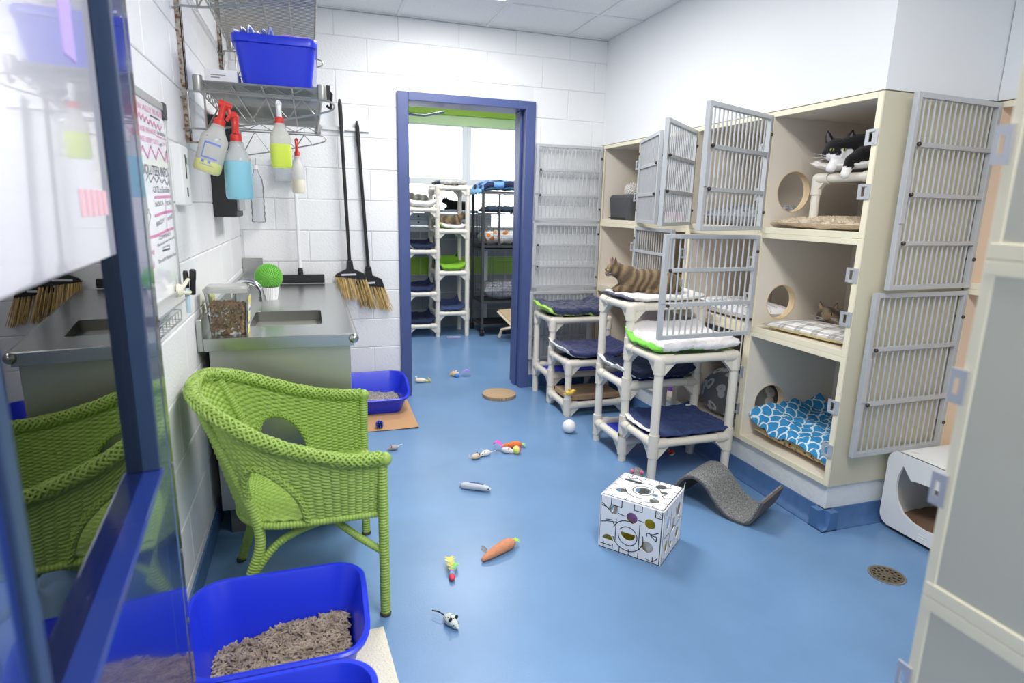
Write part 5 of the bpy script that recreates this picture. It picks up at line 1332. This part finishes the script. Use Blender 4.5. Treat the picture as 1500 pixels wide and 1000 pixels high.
def tux(p):
    p = Vector(p); r = p-hc; a, b, c = r.dot(F_)/HS, r.dot(S_)/HS, r.dot(U_)/HS
    if any((p-q).length < .031 for q in paws): return (246, 244, 242)
    if r.length < .075*HS:
        if a > .012 and c < -.010 and abs(b) < .034-.25*max(0, -c-.03)+0: 
            if not (abs(b) < .008 and c > -.014 and a > .045): return (246, 244, 244)
        if a > -.01 and c < -.032: return (244, 242, 242)
    if p.z < .075 and p.x < -.035 and abs(p.y-.045) < .035 and p.z > .012 and p.x > -.11: return (240, 238, 238)
    return (20, 20, 23)
blob('body', g, FUR, t, .0055, 5, tux); add_face(t, L, R, HS, nose=M('black nose', (24, 20, 22), .5), inner=M('grey ear', (92, 84, 88), .9))
# kitten behind the plaid pillow
kh = Xp(1211, 464, 2.40); O = Vector((kh.x+.075, kh.y-.105, ZR[1]+.022)); t = thing('cat', 'grey tabby kitten peering over the plaid pillow', 'cat', O); g = G()
g.ell((.0, -.05, .055), (.08, .13, .055), 18, 12).ell((.0, -.12, .05), (.075, .07, .05), 16, 10)
hc = Vector((-.075, .105, kh.z-O.z+.010)); g.tube([(.0, 0, .06), (-.03, .05, .065), hc], [.05, .046, .038], 12)
kf = (-.69, -.70, .16); L, R = add_head(g, hc, kf, .98)
for q in (-1, 1): g.ell((-.02+.03*q, .06, .014), (.03, .02, .014), 10, 8)
blob('body', g, FUR, t, .005, 4, tabby_col((150, 132, 108), (74, 66, 58), None, 120, 2)); add_face(t, L, R, .98, nose=NOSEP, inner=M('tan ear', (170, 140, 116), .9))

# =================================================================== FLOOR TOYS
def mouse(label, p, rz, s, mat, earmat, tailmat, tail=True, name='toy_mouse', tailpts=None, furry=False, eye=PUP):
    t = thing(name, label, 'cat toy', p, rz, 'toy mice on the floor')
    g = G().ell((0, 0, .017*s), (.030*s, .019*s, .017*s), 14, 10).ell((.022*s, 0, .013*s), (.018*s, .012*s, .012*s), 12, 8).tube([(.02*s, 0, .013*s), (.045*s, 0, .010*s)], [.011*s, .003*s], 10)
    blob('body', g, mat, t, .0022*s, 3)
    for q in (-1, 1):
        G().ell((.016*s, q*.011*s, .030*s), (.003*s, .007*s, .008*s), 10, 6).obj('ear', earmat, t); G().ell((.030*s, q*.0085*s, .017*s), .0026*s, 8, 6).obj('eye', eye, t)
    if tail: G().tube([Vector(v)*s for v in (spline(tailpts or [(-.028, 0, .012), (-.05, .004, .008), (-.075, -.004, .006)], 4))], .0022*s, 6).obj('tail', tailmat, t)
    return t
SPK2 = ramp_mat('spotted mouse fabric', 'voronoi', 120, [(.0, (40, 44, 46)), (.24, (50, 54, 56)), (.32, (206, 216, 208)), (1, (214, 222, 214))], .9)
GREYF = M('grey felt', (170, 168, 168), .95); BLKF = M('black felt', (30, 32, 34), .9); WHF = M('white toy fur', (242, 240, 238), .95, bump=.5, bscale=150); BGE = M('beige felt', (222, 204, 178), .95)
p = Zp(660, 914); mouse('mint spotted toy mouse with black tail on the floor', p, math.radians(-68), 1.05, SPK2, BLKF, BLKF, tailpts=[(-.028, 0, .012), (-.05, -.01, .02), (-.075, -.02, .016)])
p = Zp(577, 659); mouse('grey toy mouse with pink ears near the tan towel', p, math.radians(185), .9, GREYF, M('hot pink felt', (220, 80, 130), .9), WHF, tailpts=[(-.02, 0, .02), (-.04, 0, .03), (-.055, .004, .034)], eye=M('red bead', (200, 40, 60), .3))
p = Zp(697, 672); mouse('beige toy mouse curled against the white toy mouse', p, math.radians(20), .95, BGE, M('brown felt', (110, 74, 52), .9), BGE, tailpts=[(-.025, 0, .012), (-.04, .012, .02), (-.03, .02, .035)])
p = Zp(712, 667); mouse('white toy mouse with curled tail beside the beige toy mouse', p, math.radians(195), .95, WHF, WHF, WHF, tailpts=[(-.025, 0, .012), (-.045, -.006, .014), (-.06, .006, .02), (-.05, .014, .026)])
p = Zp(742, 663); t = mouse('white toy mouse with pink feather tail beside the small carrot', p, math.radians(-35), 1.05, WHF, M('red felt', (220, 40, 60), .9), WHF, False, eye=M('red bead', (200, 40, 60), .3))
FEATH = M('magenta feather', (250, 90, 200), .9); FEATY = M('yellow feather', (246, 230, 130), .9)
def feather(t, name, base, dirn, L, wd, mat, n=26, seed=1):
    r = random.Random(seed); g = G(); b = Vector(base); d = Vector(dirn).normalized(); s_ = d.cross(Vector((0, 0, 1))).normalized()
    P = [b+d*L*k/8+Vector((0, 0, .35*L*math.sin(PI*k/8))) for k in range(9)]; g.tube(P, .0009, 5)
    for k in range(n*2):
        q = (k//2+.5)/n; i = min(int(q*8), 7); c = P[i].lerp(P[i+1], q*8-i); sd = 1 if k % 2 else -1; l = wd*math.sin(PI*min(1, q*.9+.1))*r.uniform(.8, 1.1)
        e = c+s_*sd*l+d*l*.7+Vector((0, 0, r.uniform(-.2, .25)*l)); g.tube([c, c.lerp(e, .5), e], [.0018, .0024, .0006], 4, flat=.4, cap=False)
    g.obj(name, mat, t)
feather(t, 'feather', (-.02, 0, .03), (-.8, .25, 0), .07, .022, FEATH)
# carrots
def carrot(label, p0, p1, r, mat, leafmat, tagm=None, name='toy_carrot'):
    p0, p1 = Vector(p0), Vector(p1); d = p1-p0; Ln = d.length; t = thing(name, label, 'cat toy', p0+Vector((0, 0, r*.95)), math.atan2(d.y, d.x), 'plush carrots on the floor')
    prof = [(0, .12), (.03, .34), (.12, .52), (.3, .74), (.55, .93), (.78, 1.0), (.92, .86), (.985, .5), (1, .15)]
    g = G(); Q = [Vector((Ln*a, 0, -(r-r*b)*.75)) for a, b in prof]; g.tube(spline(Q, 3), [v for v in [r*prof[min(i//3, 8)][1]*(1-(i % 3)/3)+r*prof[min(i//3+1, 8)][1]*(i % 3)/3 for i in range(25)]], 16)
    g.obj('body', mat, t)
    g = G()
    for k in range(7): a = (k-3)*.22; g.tube([(Ln-.004, 0, 0), (Ln+.014*math.cos(a), .012*math.sin(a), .004), (Ln+.028*math.cos(a), .03*math.sin(a), (k % 3)*.005-.006)], [.004, .005, .001], 5, flat=.4)
    g.obj('leaves', leafmat, t)
    if tagm: G().plate([(0, 0), (.036, .0), (.036, .018), (.02, .022), (0, .018)], [], .002, lambda u, v, q: (.035-.0*u+v*.3, r*.5+u, v-.004)).obj('fabric_tag', tagm, t, False)
    return t
ORANGE = M('orange felt', (220, 150, 112), .95, bump=.5, bscale=200, var=.08, vscale=60); LEAFG = M('lime felt leaf', (170, 220, 70), .9)
carrot('large orange felt carrot toy with white tag on the floor', Zp(706, 824), Zp(752, 800), .0245, ORANGE, LEAFG, WHF)
carrot('small orange plush carrot behind the white toy mouse', Zp(735, 656), Zp(763, 655), .020, M('orange plush', (232, 126, 70), .9), M('green tuft', (140, 220, 110), .9))
# fish
p0, p1 = Zp(676, 714), Zp(719, 721); d = p1-p0
t = thing('toy_fish', 'silver and blue plush fish lying on the floor', 'cat toy', p0, math.atan2(d.y, d.x)); Ln = d.length
SILV = M('silver satin', (206, 210, 218), .35)
Q = [(0, 0, .012), (.10, 0, .014), (.3, 0, .018), (.6, 0, .02), (.85, 0, .018), (1, 0, .013)]
G().tube(spline([(a*Ln, 0, z) for a, b, z in Q], 4), [.003+.017*math.sin(PI*min(1, .12+.86*(i/20)))**.7 for i in range(21)], 14, flat=.95).obj('body', SILV, t)
G().tube(spline([(.12*Ln, 0, .028), (.4*Ln, 0, .0385), (.75*Ln, 0, .0385)], 5), [.006]*11, 8, flat=.3).obj('blue_back', M('blue satin', (70, 90, 170), .4), t)
G().plate([(0, 0), (-.02, .016), (-.014, 0), (-.02, -.014)], [], .004, lambda u, v, q: (u+.008, q-.002, .014+v)).obj('tail_fin', SILV, t, False)
for q in (-1, 1): G().ell((.93*Ln, q*.010, .020), .004, 8, 6).obj('eye', PUP, t)
# little rainbow bug with feather
p0 = Zp(662, 846); t = thing('feather_toy', 'tiny rainbow toy with yellow and green feathers on the floor', 'cat toy', p0, math.radians(-100))
G().ell((.012, 0, .012), (.020, .012, .011), 12, 8).obj('head', M('red pink body', (226, 70, 90), .6), t); G().ell((-.006, 0, .012), (.012, .012, .011), 12, 8).obj('cyan_band', M('cyan band', (90, 190, 220), .6), t); G().ell((-.018, 0, .012), (.010, .010, .010), 12, 8).obj('purple_band', M('purple band', (200, 90, 220), .6), t)
feather(t, 'feather', (-.02, 0, .010), (-1, -.1, 0), .085, .020, M('lemon feather', (240, 232, 120), .9), seed=4); feather(t, 'feather', (-.02, 0, .008), (-1, .45, 0), .055, .016, M('green feather', (150, 220, 130), .9), seed=5)
# two-tone ball
p = Zp(757, 664); t = thing('toy_ball', 'yellow and pink two-tone ball by the small carrot', 'ball', p+Vector((0, 0, .0235)))
R_y = Matrix.Rotation(.35, 3, 'Z') @ Matrix.Rotation(PI/2, 3, 'Y')
half = [(.0235*math.cos(a), .0235*math.sin(a)) for a in [PI/2*k/10 for k in range(10)]]+[(.0006, .0235)]
G().lathe(half, 22, (0, 0, 0), R_y).obj('pink_half', M('bubblegum pink', (246, 110, 160), .5), t); G().lathe([(r_, -z) for r_, z in half], 22, (0, 0, 0), R_y).obj('yellow_half', M('lemon lime', (232, 244, 120), .5), t)
# crinkle ball on the tan towel
p = Zp(556, 627, .006); t = thing('crinkle_ball', 'blue and silver crinkle ball on the tan towel', 'cat toy', p+Vector((0, 0, .026)))
gb, gs = G(), G(); r_ = random.Random(3)
for k in range(90):
    zz_ = 1-2*(k+.5)/90; a = k*2.4; rh = math.sqrt(1-zz_*zz_); d = Vector((rh*math.cos(a), rh*math.sin(a), zz_))
    (gb if k % 3 else gs).tube([d*.004, d*.018+Vector((r_.uniform(-.003, .003), 0, 0)), d*.0265], [.002, .0045, .0035], 5, flat=.25)
gb.obj('blue_foil', M('blue foil', (40, 70, 210), .25, .6), t); gs.obj('silver_foil', M('silver foil', (210, 212, 216), .2, .8), t)
# duck toy and feather bird through the doorway
p = Zp(616, 560); t = thing('toy_duck', 'beige plush duck with yellow tail lying in the doorway', 'cat toy', p, math.radians(170))
G().ell((0, 0, .018), (.045, .026, .018), 14, 9).obj('body', M('ivory plush', (238, 222, 200), .95), t); G().tube([(.03, 0, .02), (.036, 0, .05)], [.010, .008], 8).obj('neck_tag', WHF, t); G().tube(spline([(-.04, 0, .012), (-.06, -.006, .012), (-.075, -.01, .02)], 4), [.010, .009, .008, .009, .012, .018, .022, .024, .02], 12).obj('tail', M('pale yellow plush', (236, 230, 140), .95), t)
p = Zp(668, 551); t = thing('toy_bird', 'orange and blue plush bird with purple feather in the doorway', 'cat toy', p, math.radians(165))
G().tube([(.055, 0, .014), (.02, 0, .024), (-.02, 0, .018)], [.004, .024, .016], 12).obj('body', M('peach plush', (240, 192, 140), .95), t); G().ell((-.008, .028, .016), .019, 12, 8).obj('blue_bead', M('sky blue felt', (80, 150, 226), .8), t); G().ell((0, -.006, .045), .008, 8, 6).obj('white_puff', WHF, t)
feather(t, 'feather', (-.03, 0, .016), (-1, -.25, 0), .10, .03, M('violet feather', (180, 140, 230), .9), seed=8)
# round scratch pad, white ball, jingle ball, hedgehog
p = Zp(731, 580); t = thing('scratch_disc', 'round corrugated scratch disc on the floor before the doorway', 'scratch pad', p)
G().lathe([(.122, 0), (.124, .004), (.124, .024), (.120, .027)], 40).obj('disc', CORR, t)
p = Zp(836, 636); tag(place(G().ell((0, 0, 0), .0425, 24, 16).obj('toy_ball', WHITEP), p+Vector((.0, .03, .0425))), 'plain white ball hanging beside the low pipe stand', 'ball')
t = thing('toy_bird', 'yellow plastic bird clipped to the low pipe stand', 'cat toy', Vector((X0-.012, C2-.004, .176)))
YB_ = M('yellow bird plastic', (244, 200, 70), .5)
g = G().ell((0, -.03, 0), (.030, .014, .016), 14, 9).ell((.026, -.03, .012), (.014, .012, .012), 10, 8).tube([(.036, -.03, .012), (.05, -.03, .011)], [.006, .001], 8)
g.tube([(-.02, -.03, .004), (-.05, -.03, .018)], [.010, .004], 8, flat=.4).tube([(-.02, -.03, 0), (-.048, -.03, -.006)], [.010, .004], 8, flat=.4); blob('body', g, YB_, t, .003, 3); G().tube([(0, -.03, .008), (-.012, -.04, .034)], [.012, .003], 8, flat=.4).obj('wing', YB_, t)
p = Zp(983, 667); t = thing('jingle_ball', 'small white and red jingle ball under the tall pipe stand', 'ball', p+Vector((0, 0, .019)))
G().ell((0, 0, 0), .019, 16, 12).obj('white_shell', WHITEP, t); G().lathe([(.0192, 0), (.018, .009), (.010, .0172), (.001, .0196)], 16, (0, 0, 0), Matrix.Rotation(-.5, 3, 'Y')).obj('red_cap', RED, t)
g = G()
for a in (0, 1.2, 2.4): g.ell((-.0155*math.cos(a*.5-.5), -.0155*math.sin(a*.3+.4), .004*(a-1.2)), .0045, 8, 6)
g.obj('holes', BLACK, t)
p = Zp(933, 694, .045); p.z = 0; t = thing('toy_hedgehog', 'grey fuzzy toy hedgehog with pink ears behind the puzzle box', 'cat toy', p, math.radians(-125)); t.scale = (.8, .8, .8)
g = G().ell((0, 0, .05), (.05, .042, .042), 14, 10); r_ = random.Random(6)
for k in range(220):
    zz_ = 1-2*(k+.5)/220; a = k*2.4; rh = math.sqrt(1-zz_*zz_); d = Vector((rh*math.cos(a)*.05, rh*math.sin(a)*.042, zz_*.042))
    if d.x > .034: continue
    c = Vector((0, 0, .05)); g.tube([c+d*.95, c+d*1.16], [.004, .001], 4, cap=False)
g.obj('body', M('grey fuzz', (140, 140, 142), .95), t); G().ell((.045, 0, .046), (.026, .022, .02), 12, 8).obj('snout', BGE, t)
for q in (-1, 1): G().ell((.028, q*.03, .084), (.006, .013, .013), 10, 6).obj('ear', M('pink ear felt', (244, 120, 150), .9), t)

# =================================================================== FAR ROOM
yt0, yt1 = 6.30, 6.66
def fz(px, py, y=yt0): return Yp(px, py, y).z
xa, xb_, xc = .93, Yp(641, 440, yt0).x, Yp(684, 440, yt0).x
ft = thing('pipe_cat_tower', 'tall cream pipe cat tower with two columns by the far windows', 'cat stand', (0, 0, 0), 0, 'cream pipe cat stands')
zR = [fz(662, y) for y in (459, 400, 339, 275)]; zL = [fz(615, y) for y in (478, 431, 369, 307)]
posts = [(xb_, yt0, 0, zR[3]), (xc, yt0, 0, zR[3]), (xb_, yt1, 0, zR[3]), (xc, yt1, 0, zR[3]), (xa, yt0, 0, zL[3]), (xa, yt1, 0, zL[3])]
rl = []
for z in zR: rl += rect_rails(round(xb_, 3), round(xc, 3), yt0, yt1, round(z, 3))
for z in zL: rl += rect_rails(xa, round(xb_, 3), yt0, yt1, round(z, 3))
posts = [(round(x, 3), y, a, b) for x, y, a, b in posts]
pvc(ft, posts, uniq(rl), .024, .06, sling=tuple((xb_+.02, xc-.02, yt0+.02, yt1-.02, z, .01) for z in zR)+tuple((xa+.02, xb_-.02, yt0+.02, yt1-.02, z, .01) for z in zL), canvas=M('white canvas', (236, 236, 232), .8))
xm, wm_ = (xb_+xc)/2, (xc-xb_)-.05; xl, wl2 = (xa+xb_)/2, (xb_-xa)-.05; ym = (yt0+yt1)/2
def fb_(label, x, z, w_, top, lin_, curl, seed, t=.035): blanket('blanket', label, 'blanket', (x, ym-.02, z+.022), w_, .36, t, top, lin_, 0, curl, .005, seed)
fb_('grey and white quilt folded on top of the far pipe tower', xm, zR[3], wm_+.03, M('striped grey fleece', (186, 184, 180), .95, var=.25, vscale=50), NAVYD, (.0, .01, 0, 0), 51, .05)
fb_('lime and white bedding under the tabby in the far pipe tower', xm, zR[2], wm_, SHERPA, LIME, (.05, .02, 0, .02), 52)
fb_('green and navy blanket in the far pipe tower', xm, zR[1], wm_, M('grass green fleece', (128, 186, 50), .95), NAVYD, (.03, .05, 0, .10), 53, .05)
fb_('navy blanket on the lowest shelf of the taller far tower column', xm, zR[0], wm_, M('faded navy fleece', (60, 74, 116), .95), None, (.0, .05, 0, .06), 54)
fb_('white fluffy bed on the shorter far tower column', xl, zL[3], wl2+.02, SHERPA, None, (.04, .03, .0, .04), 55, .06)
fb_('navy and white blanket below the fluffy bed in the far tower', xl, zL[2], wl2, NAVYD, SHERPA, (.05, .03, 0, .05), 56)
fb_('navy blanket on the third tier of the shorter far tower column', xl, zL[1], wl2, M('indigo fleece', (36, 46, 84), .95), None, (0, .05, 0, .05), 57)
fb_('navy blanket on the bottom tier of the shorter far tower column', xl, zL[0], wl2, M('ink fleece', (32, 44, 78), .95), None, (0, .05, 0, .05), 58)
lying_cat('tabby cat lying in the far pipe tower', (xm, yt0+.12, zR[2]+.06), math.radians(-8), tabby_col((134, 116, 90), (80, 68, 54), None, 90, 4), .80, -.5, -.3, eyes=False)
lying_cat('grey tabby cat curled on the white fluffy bed by the far windows', (xl-.01, yt0+.2, zL[3]+.075), math.radians(185), tabby_col((130, 132, 122), (88, 90, 84), None, 80, 6), .66, .4, -.5, eyes=False)
# window ledge with drawers, cats on it
lg = thing('window_ledge', 'white ledge cabinet with drawers under the far windows', 'cabinet', (0, YF, 0))
zl = Yp(640, 312, YF-.1).z
G().box(.2, 1.95, -.15, -.002, zl-.14, zl).obj('cabinet', M('pale blue white laminate', (206, 216, 224), .4), lg, False, bev=.004)
for k in range(2):
    for x in (.62, 1.12, 1.62):
        d = G().box(x-.235, x+.235, -.160, -.1505, zl-.065-.068*k, zl-.006-.068*k).obj('drawer', M('drawer front', (198, 208, 216), .4), lg, False, bev=.003); G().ell((x, -.165, zl-.035-.068*k), .011, 10, 6).obj('knob', DGREY, d)
for x in (.25, 1.9): G().box(x-.02, x+.02, -.12, -.08, 0, zl-.14).obj('leg', WFR, lg, False)
blanket('blanket', 'pale blue and white blanket on the ledge by the far windows', 'blanket', (1.45, YF-.078, zl+.002), .7, .14, .03, M('pale blue fleece', (214, 232, 244), .95), None, 0, (0, 0, 0, 0), .004, 61)
lying_cat('black cat lying on the ledge by the far windows', (1.56, YF-.085, zl+.036), math.radians(185), lambda p: (24, 24, 26), .78, .2, .1, eyes=False)
lying_cat('grey cat lying on the ledge behind the far tower', (1.20, YF-.085, zl+.036), math.radians(5), lambda p: (92, 94, 98), .72, -.2, .1, eyes=False)
# rolling wire cage
cx0, cx1, cy0, cy1 = Yp(706, 460, 6.23).x, 2.42, 6.23, 6.66
rc = thing('rolling_cage', 'dark grey rolling wire cage with shelves in the far room', 'cage', (0, 0, 0))
zt = Yp(706, 279, cy0).z; zs = [Yp(706, y, cy0).z for y in (477, 443, 361)]
g = lambda: G()
for x in (cx0, cx1):
    for y in (cy0, cy1):
        G().box(x-.013, x+.013, y-.013, y+.013, .07, zt).obj('post', DGREY, rc, False)
        G().tube([(x-.02, y, .035), (x-.006, y, .035)], .035, 16).tube([(x+.006, y, .035), (x+.02, y, .035)], .035, 16).tube([(x, y, .035), (x, y, .09)], .008, 8).obj('caster', BLACK, rc)
for z in [zt-.012]+zs+[zs[2]-.035]: 
    G().plate([(cx0, cy0), (cx1, cy0), (cx1, cy1), (cx0, cy1)], [[(cx0+.03, cy0+.03), (cx1-.03, cy0+.03), (cx1-.03, cy1-.03), (cx0+.03, cy1-.03)]], .022, lambda u, v, q: (u, v, z-.011+q)).obj('shelf_frame', DGREY, rc, False)
    G().box(cx0+.03, cx1-.03, cy0+.03, cy1-.03, z-.006, z).obj('shelf_tray', BLACK if z == zs[0] else DGREY, rc, False)
w1 = G()
for za, zb in ((zs[1], zs[2]-.035), (zs[2], zt)):
    n = int((zb-za)/.017)
    for k in range(1, n): z = za+(zb-za)*k/n; w1.tube([(cx0, cy0, z), (cx0, cy1, z)], .0014, 4).tube([(cx0, cy0, z), (cx1, cy0, z)], .0012, 4)
    for k in range(1, 6): w1.tube([(cx0+(cx1-cx0)*k/6, cy0, za), (cx0+(cx1-cx0)*k/6, cy0, zb)], .0022, 5); w1.tube([(cx0, cy0+(cy1-cy0)*k/6, za), (cx0, cy0+(cy1-cy0)*k/6, zb)], .0022, 5)
o = w1.obj('wire_sides', DGREY, rc); o['kind'] = 'stuff'
xd = Yp(731, 330, cy0-.015).x
G().box(xd-.01, xd+.01, cy0-.03, cy0-.014, zs[2]+.01, zt-.03).obj('door_stile', DGREY, rc, False)
xm2 = (cx0+cx1)/2
def check():
    m = M('blue black check', (110, 160, 230), .95); nt = m.node_tree; N, L = nt.nodes, nt.links; tc = N.new('ShaderNodeTexCoord'); c = N.new('ShaderNodeTexChecker'); c.inputs['Scale'].default_value = 9; c.inputs['Color1'].default_value = (*lin((112, 164, 232)), 1); c.inputs['Color2'].default_value = (*lin((40, 48, 74)), 1)
    L.new(tc.outputs['Object'], c.inputs['Vector']); L.new(c.outputs[0], bsdf(m).inputs['Base Color']); return m
blanket('blanket', 'blue and black checked blanket on top of the rolling cage', 'blanket', (xm2-.02, 6.445, zt+.008), cx1-cx0+.06, 0.48, .085, check(), M('sky blue fleece', (130, 190, 226), .95), 0, (-.07, 0, 0, 0), .008, 71)
zmid = Yp(720, 312, cy0+.05).z
G().box(cx0+.03, cx1-.03, cy0+.03, cy1-.03, zmid-.012, zmid).obj('inner_shelf', DGREY, rc, False)
blanket('blanket', 'dark teal folded blanket on the inner shelf of the rolling cage', 'blanket', (xm2, 6.445, zmid), cx1-cx0-.1, 0.34, .06, M('dark teal fleece', (56, 78, 100), .95), NAVYD, 0, (0, 0, 0, 0), .006, 72)
blanket('blanket', 'white blanket with orange pumpkins in the rolling cage', 'blanket', (xm2, 6.445, zs[2]+.012), cx1-cx0-.08, 0.34, .13, ramp_mat('pumpkin print', 'voronoi', 13, [(.0, (226, 120, 40)), (.30, (236, 140, 60)), (.36, (246, 242, 236)), (1, (248, 246, 240))], .95), None, 0, (0, 0, 0, 0), .012, 73)
shaggy('grey shaggy bed on the lower tier of the rolling cage', (xm2, 6.445, zs[1]+.012), cx1-cx0-.06, 0.36, .20, FLUFF, 74, 700)
# scratch ramp
rp = thing('scratch_ramp', 'wooden scratching ramp with carpet face beside the rolling cage', 'cat scratcher', (0, 0, 0))
a = Zp(724, 458, .30); q0 = Vector((1.86, 6.08, .30)); q1 = Vector((2.06, 5.55, .03)); wv = Vector((.40, .15, 0)); wv2 = wv*.9
WOODL = M('pale birch wood', (226, 206, 172), .6)
dn = (q1-q0).normalized(); nn = wv.cross(dn).normalized(); nn = nn if nn.z > 0 else -nn
g = G(); V = [q0, q1, q1+wv, q0+wv]; g.add([v for v in V]+[v+nn*.012 for v in V], [(3, 2, 1, 0), (4, 5, 6, 7), (0, 1, 5, 4), (1, 2, 6, 5), (2, 3, 7, 6), (3, 0, 4, 7)]).obj('carpet_face', M('tan loop carpet', (196, 176, 140), .98, bump=.8, bscale=140, var=.15, vscale=80), rp, False)
for off in (Vector((0, 0, 0)), wv): G().tube([q0+off-nn*.012, q1+off-nn*.012], .016, 4).obj('side_rail', WOODL, rp, False)
mid = q0.lerp(q1, .45)-nn*.02
for off in (Vector((0, 0, 0)), wv): G().tube([mid+off, mid+off+Vector((-.10, .06, -.03)), mid+off+Vector((-.12, .07, -(mid.z-.03)+.015))], .014, 4).obj('leg', WOODL, rp, False)
p = Zp(665, 494); tag(place(slab(lambda x, y: .004+.004*fbm(x*30, y*30), .14, .06, .004, 20, 10).obj('paper_scrap', M('lilac paper', (206, 196, 232), .8)), p), 'crumpled lilac paper scrap on the far room floor', 'paper')

tag(place(G().box(-.012, .012, -.04, .04, 0, .06).obj('sponge', M('yellow green sponge', (206, 204, 120), .95, bump=.6, bscale=150), None, False, bev=.004), (XL+.032, 2.72, KZ+.0755)), 'yellow green sponge standing on the sink backsplash', 'sponge')
